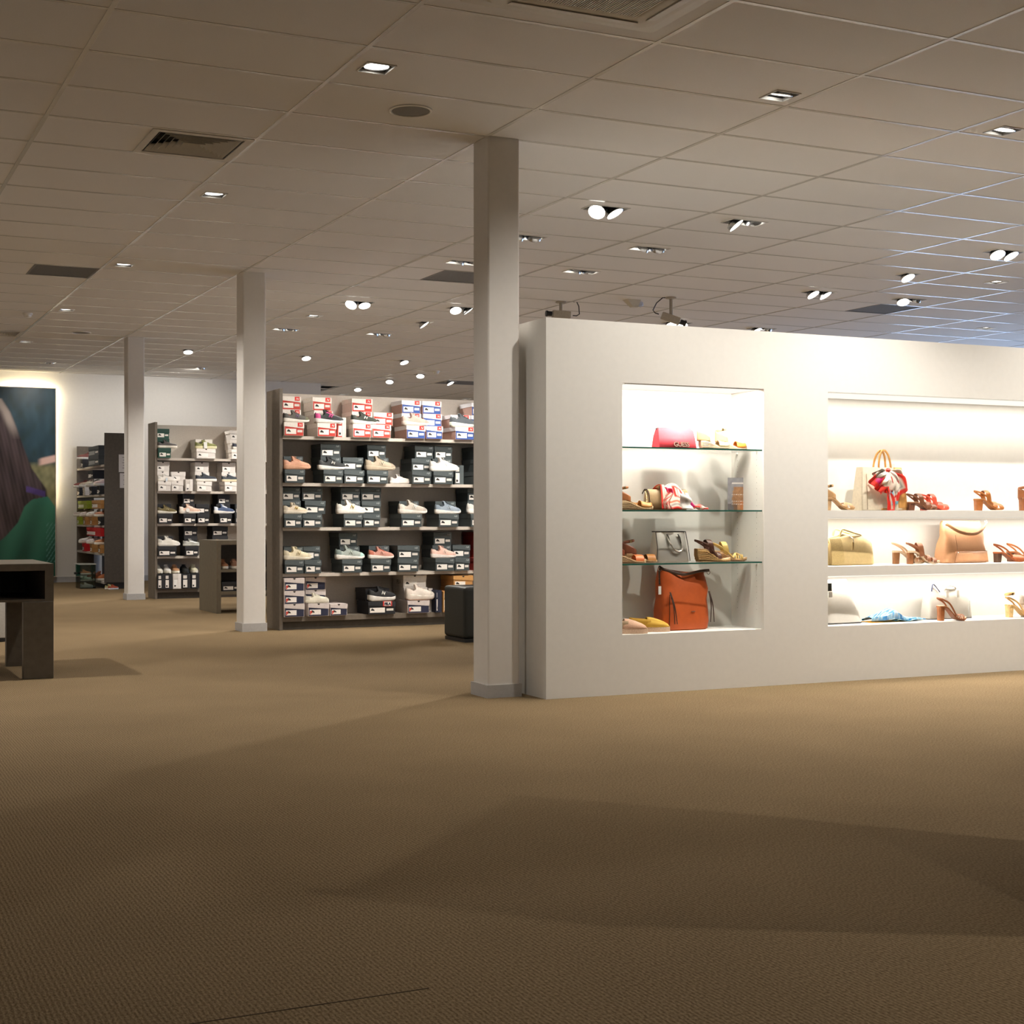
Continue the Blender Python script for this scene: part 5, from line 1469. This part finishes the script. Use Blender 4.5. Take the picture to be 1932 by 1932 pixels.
MB().tube(hp, .0055, 8).build('handle', SIL, o, smooth=True)
MB().tube([p_ + Vector((0, .002, -.005)) for p_ in hp], .002, 6).build('handle_edge', DK, o, smooth=True)
for xx in (-.040, .042):
    MB().tube([(xx, -.034, .17), (xx + .006, -.040, .155), (xx + .012, -.048, .115), (xx + .018, -.048, .114), (xx + .014, -.040, .15), (xx + .004, -.034, .17)], .0022, 6, closed=True).build('handle_loop', DK, o, smooth=True)
sandal('brown double-strap wedge sandal with woven heel, right on lower glass shelf', (nx(1312, 7.34), 7.335, G3 + e_), -.12, L=.235, heel=.078, heelc='b3925f', leather='4f3024', strapc='4f3024', straps=('instep', 'sling', 'mid'), bw=.013, **WEDGE)
sandal('gold strappy wedge sandal beside the brown one', (nx(1343, 7.40), 7.415, G3 + e_), -.30, L=.235, heel=.062, heelc='c19c72', leather='c9a85c', strapc='d3b46a', strap2='c2a05a', straps=('cross', 'sling', 'thin', 'instep'), bw=.006, **WEDGE)

# ---- niche floor
espadrille('pale rose flat espadrille, left of the pair on the niche floor', (nx(1142, 7.32), 7.315, ZB1 + e_), -.30, 'cfa68c', '9b8468')
espadrille('yellow striped flat espadrille, right of the pair on the niche floor', (nx(1187, 7.37), 7.375, ZB1 + e_), -.30, 'd9b24e', 'b98d2c', True)
x0, x1 = nx(1246, 7.36), nx(1336, 7.36); w = x1 - x0
o = thing('tote_bag', 'tall orange leather bucket tote with dark handle on the niche floor', 'bag', ((x0 + x1) / 2 + .002, 7.40, ZB1 + e_), .05)
ORG = mh('b4501c', rough=.5, var=.07, scale=25, bump=.15); BRN = mh('3a251a', rough=.45)
HT_ = .365
def slouch(x, y, z):
    k = smoothstep(.1, .35, z)
    return (.004 * math.sin(z * 34 + y * 20), (-.010 * math.sin(x * 26 + z * 14) - .006 * math.sin(z * 46 + x * 12)) * k * (1 if y < 0 else .3), (-.022 * math.exp(-((x - .02) / .09) ** 2) + .03 * max(0, -x * 7 - .45)) * smoothstep(.28, .36, z))
bag_body([(0, w / 2 - .016, .070, 0, 0), (.008, w / 2 - .006, .078, 0, 0), (.05, w / 2 - .002, .080, 0, 0), (.12, w / 2 - .002, .074, 0, 0), (.19, w / 2 - .004, .064, 0, 0), (.25, w / 2, .050, 0, 0), (.30, w / 2 + .001, .036, 0, 0), (.34, w / 2 - .002, .026, 0, 0), (HT_, w / 2 - .004, .020, 0, 0)], n=44, p=5, wob=slouch).build('body', ORG, o, smooth=True)
MB().tube(smooth_path([(-w / 2 - .012, -.026, HT_ + .028), (-w / 2 + .03, -.034, HT_ + .005), (-.03, -.036, HT_ - .022), (.03, -.036, HT_ - .022), (w / 2 - .05, -.032, HT_ - .006), (w / 2 + .02, -.026, HT_ - .003)], 4), .0085, 8, (0, 0, 1), .005).build('handle', BRN, o, smooth=True)
MB().tube([(-w / 2 - .002, -.02, .28), (-w / 2 - .005, -.022, .33), (-w / 2 - .008, -.024, HT_ + .01)], .009, 8, (0, 1, 0), .002).build('handle_tab', BRN, o, smooth=True)
for zz in (.296, .318): MB().lathe([(.001, -.002), (.004, 0), (.001, .002)], 8).build('stud', SILV, o, loc=(-w / 2 - .008, -.026, zz))
MB().tube([(w / 2 + .016 + .012 * math.cos(k * PI / 6), -.026, HT_ - .016 + .012 * math.sin(k * PI / 6)) for k in range(12)], .0022, 6, closed=True).build('ring', SILV, o, smooth=True)
MB().tube([(-w / 2 - .006 + .012 * math.cos(k * PI / 6), -.03, HT_ + .012 + .012 * math.sin(k * PI / 6)) for k in range(12)], .0022, 6, closed=True).build('ring', SILV, o, smooth=True)
for xs, xe in ((-w / 2 + .045, -w / 2 + .082), (-w / 2 + .045, -w / 2 + .064), (w / 2 - .008, w / 2 + .012), (w / 2 - .010, w / 2 - .016)):
    MB().tube(smooth_path([(xs, -.064, .235), (xs + (xe - xs) * .4, -.090, .15), (xe, -.088, .045 if xe > 0 else .04)], 5), [.006 - .0003 * k for k in range(11)], 6, (1, 0, 0), .0016).build('zip_tassel', BRN, o, smooth=True)
MB().tube([(-w / 2 + .032, -.074, .006), (-w / 2 + .034, -.076, .12), (-w / 2 + .040, -.066, .22)], .0022, 6).build('zip', BRN, o, smooth=True)
MB().box(.018, -.082, .112, .046, -.0775, .116).build('metal_bar', SILV, o)
MB().box(-w / 2 - .024, -.040, .222, -w / 2 - .004, -.0385, .272).build('price_tag', WHITE, o)

# ---- wide niche, top compartment
SU = dict(style='block', name='heeled_sandal')
sandal('beige suede heeled sandal with ankle strap, first in the wide niche', (nx(1556, 7.34), 7.34, Z1 + e_), -.20, L=.21, heel=.080, leather='b08a5e', heelc='b3926a', strap2='b08a5e', straps=('cross', 'counter', 'ankle'), bw=.012, hw=.022, **SU)
x0, x1 = nx(1623, 7.36), nx(1706, 7.36); w = x1 - x0
o = thing('tote_bag', 'cream tote with tan side bands and tan loop handles', 'bag', ((x0 + x1) / 2 + .002, 7.40, Z1 + e_), .03)
CREAM = mh('cfc4ae', rough=.55); TAN = mh('b07f42', rough=.5)
HT2 = .285
tp = lambda z: w / 2 - .022 * (z / HT2) ** 1.6
SEC = [(0, w / 2 - .004, .064, 0, 0), (.008, w / 2, .068, 0, 0), (.10, tp(.10), .062, 0, 0), (.2, tp(.2), .050, 0, 0), (.26, tp(.26), .040, 0, 0), (HT2, tp(HT2), .034, 0, 0)]
bag_body(SEC, n=40, p=8).build('body', CREAM, o, smooth=True)
for a_, b_2 in ((.60, 1.012), (-.20, .10)):
    m_ = MB()
    m_.grid(lambda u, v: ((a_ + (b_2 - a_) * u) * tp(v * HT2) * (1 if a_ > 0 else 1), -lerp_table([(z, b) for z, a, b, q1, q2 in SEC], v * HT2) - .0015, v * (HT2 if a_ > 0 else .10) + .001), 4, 12)
    bb = m_.build('tan_band', TAN, o, smooth=True); bb.modifiers.new('thick', 'SOLIDIFY').thickness = .002
m_ = MB(); m_.grid(lambda u, v: (-w / 2 * 1.0 - .0015 + .022 * (v ** 1.6), (-.05 + .10 * u) * (1 - .45 * v), v * HT2), 4, 10); m_.build('side_gusset', CREAM, o, smooth=True)
MB().tube([(-w / 2 + .028, -.0695, .006), (-w / 2 + .030, -.064, .12), (-w / 2 + .036, -.05, .24)], .0016, 6).build('seam', mh('7d6a4c', rough=.6), o)
for yy, dx in ((-.030, 0), (.030, .012)):
    MB().tube(smooth_path([(-.028 + dx, yy, HT2 - .05), (-.026 + dx, yy, HT2 + .02), (-.008 + dx, yy * .8, HT2 + .085), (.028 + dx, yy * .6, HT2 + .115), (.060 + dx, yy * .8, HT2 + .085), (.076 + dx, yy, HT2 + .02), (.080 + dx, yy, HT2 - .05)], 4), .0085, 8, (1, 0, 0), .005).build('handle', TAN, o, smooth=True)
MB().box(.10, .045, HT2 - .16, .185, .0465, HT2 + .028).build('paper_insert', mat('translucent_paper', (.66, .60, .52), rough=.5), o)
# scarf tied to its handle
sc = thing('silk_scarf', 'red-bordered silk scarf tied in a bow to the tote handle', 'scarf', ((x0 + x1) / 2 - .015, 7.305, Z1 + e_ + .06), .03)
def lobe(cx_, cz_, ang, ln, wd, dep=.018, nm='cloth_fold', colf=None, tw=0.0):
    def fn(u, v):
        a = ang; t = u * ln; s_ = (v - .5) * wd * (.25 + .9 * smoothstep(0, .55, u))
        yy = -.010 - dep * math.sin(PI * min(1, u * 1.05)) - .010 * math.sin(v * 13 + u * 3) * smoothstep(0, .4, u)
        return (cx_ + t * math.cos(a) - s_ * math.sin(a) + tw * math.sin(u * 4), yy, cz_ + t * math.sin(a) + s_ * math.cos(a))
    return drape('', '', None, fn, 16, 16, colf, sc, nm)
def bord(u, v):
    d = min(v, 1 - v, 1 - u)
    return RED if d < .16 else (CRM if d < .24 else (GRY if d < .30 else (CRM if d < .40 else (MAG if u < .5 else CRM))))
lobe(.0, .20, math.radians(-58), .20, .155, colf=bord)
lobe(-.005, .205, math.radians(-100), .15, .11, .03, colf=lambda u, v: RED if (v < .3 or u > .85) else CRM)
lobe(-.02, .205, math.radians(-128), .15, .12, .02, colf=lambda u, v: MAG if .3 < u < .8 and .3 < v < .75 else (CRM if u < .6 else RED))
lobe(-.02, .20, math.radians(215), .10, .09, .035, colf=lambda u, v: CRM if v > .4 else GRY)
lobe(.01, .20, math.radians(-38), .115, .10, .02, colf=lambda u, v: RED if u > .8 or v < .2 else (GRY if .4 < v < .5 else CRM))
lobe(.03, .11, math.radians(-82), .135, .075, .012, colf=lambda u, v: SKY if (v < .45 and u > .3) or u > .85 else (CRM if v < .8 else RED))
lobe(-.01, .09, math.radians(-76), .165, .055, .016, colf=lambda u, v: RED if v < .4 or v > .8 or u > .9 else CRM)
m_ = MB(); m_.lathe([(.001, -.014), (.012, -.010), (.017, 0), (.012, .010), (.001, .014)], 14, (.0, -.016, .205)); m_.build('knot', mh('d5352b', rough=.45), sc, smooth=True)

sandal('dark brown block-heel sandal, front of the pair beside the cream tote', (nx(1712, 7.34), 7.335, Z1 + e_), -.18, L=.215, heel=.054, leather='6b3f24', heelc='5d331b', straps=('toe', 'mid', 'instep', 'sling'), bw=.018, hw=.024, **SU)
sandal('coral red block-heel sandal behind the dark brown one', (nx(1738, 7.45), 7.45, Z1 + e_), -.15, L=.215, heel=.054, leather='c2452c', heelc='9a3a24', straps=('toe', 'mid', 'instep', 'sling'), bw=.018, hw=.022, **SU)
sandal('cognac slingback block-heel sandal alone on the top ledge', (nx(1839, 7.35), 7.345, Z1 + e_), -.22, L=.215, heel=.078, leather='a3622a', heelc='9b5a26', straps=('cross', 'sling', 'instep', 'mid'), bw=.014, hw=.026, **SU)
sandal('brown heeled sandal cut off by the right picture edge, top ledge', (nx(1925, 7.36), 7.36, Z1 + e_), -.2, L=.21, heel=.085, leather='8c5530', heelc='8c5530', straps=('cross', 'counter', 'ankle'), hw=.024, **SU)

# ---- wide niche, middle compartment
x0, x1 = nx(1558, 7.36), nx(1645, 7.36); w = x1 - x0
o = thing('handbag', 'slouchy pale yellow woven handbag at left of the middle ledge', 'bag', ((x0 + x1) / 2, 7.39, Z2 + e_), .03)
YEL = mh('c9b07c', rough=.55, var=.05); YELW = mh('b89f69', rough=.6, var=.25, scale=240)
def sl2(x, y, z):
    k = smoothstep(.08, .2, z); return (.003 * math.sin(z * 50), -.008 * math.sin(x * 24) * k, (.018 * math.sin(x * 17 + 1.2) - .012) * smoothstep(.12, .2, z))
SB = [(0, w / 2 - .006, .072, 0, 0), (.008, w / 2, .078, 0, 0), (.08, w / 2 - .002, .074, 0, 0), (.14, w / 2 - .004, .062, 0, 0), (.18, w / 2 - .007, .048, 0, 0), (.196, w / 2 - .012, .036, 0, 0)]
bag_body(SB, n=44, p=6, wob=sl2).build('body', YEL, o, smooth=True)
m_ = MB(); m_.grid(lambda u, v: (-w / 2 + .004 + .10 * u, -lerp_table([(z, b) for z, a, b, q, q2 in SB], v * .17) - .0035 + .004 * v, v * .17 + .003), 6, 8)
m_.build('woven_panel', YELW, o, smooth=True)
m_ = MB(); m_.grid(lambda u, v: (-w / 2 - .0035 + .008 * v, (-.06 + .12 * u) * (1 - .5 * v), v * .17 + .003), 6, 8); m_.build('woven_side', YELW, o, smooth=True)
for yy in (-.036, .03):
    MB().tube(smooth_path([(-.085, yy, .19), (-.07, yy - .006, .232), (-.02, yy - .012, .222), (.04, yy - .012, .206), (.085, yy - .006, .198), (.10, yy, .18)], 4), .0065, 8, (0, 0, 1), .004).build('handle', YEL, o, smooth=True)
MB().tube([(-.012, -.040, .19), (-.006, -.070, .175), (-.004, -.078, .150)], .0025, 6).build('zip_pull', SILV, o)
MB().box(-.018, -.083, .100, -.006, -.081, .150).build('leather_tab', mh('a08350', rough=.5), o)

BH = dict(style='block', name='heeled_sandal')
sandal('nude slingback block-heel sandal, left of the middle-ledge pair', (nx(1688, 7.38), 7.395, Z2 + e_), -.42, L=.215, heel=.085, leather='c9a583', heelc='8a5a32', bed='d9bfa0', straps=('mid', 'toe', 'sling'), hw=.022, **BH)
sandal('brown-strapped block-heel sandal, right of the middle-ledge pair', (nx(1712, 7.33), 7.33, Z2 + e_), -.42, L=.215, heel=.085, leather='8a5638', heelc='7f4d28', bed='d9bfa0', straps=('mid', 'toe', 'sling', 'instep'), hw=.022, **BH)
x0, x1 = nx(1776, 7.36), nx(1862, 7.36); w = x1 - x0
o = thing('hobo_bag', 'tan leather hobo bag with drooping shoulder strap, middle ledge', 'bag', ((x0 + x1) / 2, 7.395, Z2 + e_), .04)
HOB = mh('b5855f', rough=.5, var=.04)
bag_body([(0, w / 2 - .006, .066, 0, 0), (.008, w / 2, .072, 0, 0), (.07, w / 2 - .006, .068, 0, 0), (.13, w / 2 - .018, .056, .002, 0), (.18, w / 2 - .022, .044, .004, 0), (.22, w / 2 - .016, .032, .006, 0), (.27, w / 2 - .024, .020, .010, 0), (.286, w / 2 - .03, .014, .010, 0)], n=44, p=5, wob=lambda x, y, z: (.005 * math.sin(z * 40), -.006 * math.sin(x * 20 + z * 30) * smoothstep(.1, .2, z), 0)).build('body', HOB, o, smooth=True)
m_ = MB(); m_.loft([[(-w / 2 + .07 + .018 * k / 4, -.0755 + .001 * k, .004 + .075 * k / 4), (w / 2 - .022 - .008 * k / 4, -.0755 + .001 * k, .004 + .075 * k / 4)] for k in range(5)], cyclic=False, cap=False)
b_ = m_.build('lower_patch', HOB, o, smooth=True); b_.modifiers.new('thick', 'SOLIDIFY').thickness = .002
for A, B in (((-w / 2 + .10, -.074, .082), (-w / 2 + .105, -.050, .19)), ((-w / 2 + .088, -.0765, .080), (w / 2 - .036, -.0765, .080)), ((-w / 2 + .07, -.0785, .006), (-w / 2 + .09, -.0775, .078))):
    MB().tube([A, B], .0014, 5).build('stitched_seam', mh('6b4022', rough=.6), o)
for xx in (-w / 2 + .10, w / 2 - .022): MB().lathe([(.001, -.002), (.004, 0), (.001, .002)], 8).build('stud', SILV, o, loc=(xx, -.079, .072))
hs_ = [2 * k / 16 - 1 for k in range(17)]
MB().tube([(-w / 2 + .035 + (w - .037) * (q + 1) / 2, -.038 - .040 * (1 - q * q), .196 + .072 * abs(q) ** 2.2) for q in hs_], .011, 8, (0, 0, 1), .0035).build('shoulder_strap', HOB, o, smooth=True)
for xx, zz in ((-w / 2 + .034, .262), (w / 2 - .004, .278)):
    MB().tube([(xx + .011 * math.cos(k * PI / 6), -.038, zz + .011 * math.sin(k * PI / 6)) for k in range(12)], .0024, 6, closed=True).build('ring', SILV, o, smooth=True)
sandal('rust brown crossed block-heel sandal, right end of middle ledge', (nx(1877, 7.33), 7.33, Z2 + e_), -.22, L=.225, heel=.070, leather='a05428', heelc='4d3220', straps=('cross', 'toe_wide', 'sling'), bw=.020, hw=.024, **BH)
sandal('tan slingback sandal behind the rust brown one', (nx(1902, 7.43), 7.43, Z2 + e_), -.20, L=.225, heel=.070, leather='b06a3c', heelc='4d3220', straps=('cross', 'sling'), bw=.016, hw=.022, **BH)

# ---- wide niche, bottom compartment
WB = mh('d8d3ca', rough=.5, var=.02)
x0, x1 = nx(1548, 7.36), nx(1620, 7.36); w = x1 - x0
o = thing('hobo_bag', 'white leather bag at the left corner of the lowest ledge', 'bag', ((x0 + x1) / 2, 7.385, Z3 + e_), .05)
bag_body([(0, w / 2 - .004, .070, 0, 0), (.01, w / 2 + .004, .078, 0, 0), (.08, w / 2 - .006, .070, -.004, 0), (.15, w / 2 - .030, .054, -.014, 0), (.21, w / 2 - .044, .036, -.026, 0), (.27, w / 2 - .046, .022, -.034, 0), (.285, w / 2 - .05, .014, -.034, 0)], n=40, p=5).build('body', WB, o, smooth=True)
MB().loft([rrect(w / 2 - .0, .074, .03, .001), rrect(w / 2 + .002, .077, .03, .007)]).build('dark_base', mh('4a4a50', rough=.5), o)
bevel(MB().box(-w / 2 + .006, -.066, .215, -w / 2 + .052, -.060, .268).build('dark_pouch', mh('22261f', rough=.45), o), .002)
MB().box(-w / 2 + .022, -.0695, .175, -w / 2 + .052, -.068, .212).build('price_tag', WHITE, o)
x0, x1 = nx(1633, 7.36), nx(1742, 7.36); w = x1 - x0
sc = thing('folded_scarf', 'folded blue and white patterned scarf with yellow edge, lowest ledge', 'scarf', (x0, 7.36, Z3 + e_))
BLU = [hexc(q) for q in ('1f6fb0', '3f94cc', 'cfe3ee', '8fc4e2')]
def bpat(u, v): return BLU[int((math.sin(u * 43 + 3 * math.sin(v * 17)) + math.sin(v * 37 + 2 * math.sin(u * 23)) + 2) * .99) % 4]
m_ = MB(); m_.grid(lambda u, v: ((.004 + .75 * u) * w * (1 - .08 * v), -.055 + .12 * v + .02 * u, .003 + .003 * math.sin(PI * v)), 10, 6); b_ = m_.build('yellow_layer', mh('d79a20', rough=.6), sc, smooth=True); b_.modifiers.new('thick', 'SOLIDIFY').thickness = .003
def bf(u, v):
    hgt = .016 + .062 * math.exp(-((u - .38) / .20) ** 2) * (.6 + .4 * math.sin(PI * v)) + .008 * math.sin(u * 17 + v * 5) * (1 - u * .7) + .012 * (1 - u)
    return ((.03 + .95 * u) * w, -.045 + .10 * v - .012 * math.sin(u * 5), max(.008, hgt * (1 if 0 < v < 1 else .35)))
drape('', '', None, bf, 110, 48, bpat, sc, 'patterned_layer')
m_ = MB(); m_.grid(lambda u, v: ((.42 + .42 * u) * w, -.058 + .05 * v, .010 + .006 * math.sin(u * 9)), 24, 8)
b_ = m_.build('corner_fold', MATS['printed_silk'], sc, smooth=True, cols=scarf_cols(24, 8, lambda u, v: mixc(bpat(u, v), hexc('2c6b52'), .5))); b_.modifiers.new('thick', 'SOLIDIFY').thickness = .002
x0, x1 = nx(1752, 7.38), nx(1834, 7.38); w = x1 - x0
o = thing('handbag', 'white structured handbag with navy edging on the lowest ledge', 'bag', ((x0 + x1) / 2, 7.42, Z3 + e_), .03)
bag_body([(0, w / 2 - .004, .052, 0, 0), (.008, w / 2 + .002, .056, 0, 0), (.10, w / 2 - .004, .050, 0, 0), (.18, w / 2 - .012, .038, 0, 0), (.215, w / 2 - .022, .026, 0, 0)], n=40, p=7).build('body', WB, o, smooth=True)
NV = mh('2a3352', rough=.45)
MB().tube(smooth_path([(-w / 2 + .02, -.040, .19), (-w / 2 + .035, -.035, .235), (-w / 2 + .055, -.035, .228), (-w / 2 + .09, -.045, .185)], 4), .006, 6, (0, 1, 0), .003).build('navy_tab', NV, o, smooth=True)
MB().loft([rrect(w / 2 - .002, .053, .02, .0005), rrect(w / 2, .056, .02, .005)]).build('dark_base', mh('565860', rough=.5), o)
for yy in (-.034, .03):
    MB().tube(smooth_path([(-.05, yy, .20), (-.03, yy - .01, .225), (.02, yy - .012, .222), (.055, yy, .205)], 4), .006, 8).build('handle', WB, o, smooth=True)
for xx in (-.045, .05): MB().box(xx - .012, -.058, .145, xx + .012, -.048, .195).build('handle_tab', WB, o)
MB().tube([(w / 2 - .045, -.060, .02), (w / 2 - .05, -.060, .06), (w / 2 - .035, -.056, .12)], .003, 6).build('tassel_cord', mh('b7b4b0', rough=.5), o)
sandal('brown strappy sandal with high block heel before the white handbag', (nx(1768, 7.285), 7.275, Z3 + e_), -.22, L=.205, heel=.098, leather='8a4f2a', heelc='93562c', straps=('thin', 'sling'), hw=.022, **BH)
sandal('cream block-heel sandal with ankle strap, right on lowest ledge', (nx(1897, 7.34), 7.33, Z3 + e_), -.25, L=.205, heel=.085, leather='d3ad72', heelc='d8b57c', strap2='cfa56a', straps=('cross', 'ankle', 'sling'), hw=.024, **BH)
sandal('white heeled sandal cut off by the right edge, lowest ledge', (nx(1926, 7.33), 7.32, Z3 + e_), -.25, L=.205, heel=.085, leather='d8cfc6', heelc='d5cbc2', straps=('cross', 'counter'), hw=.024, **BH)
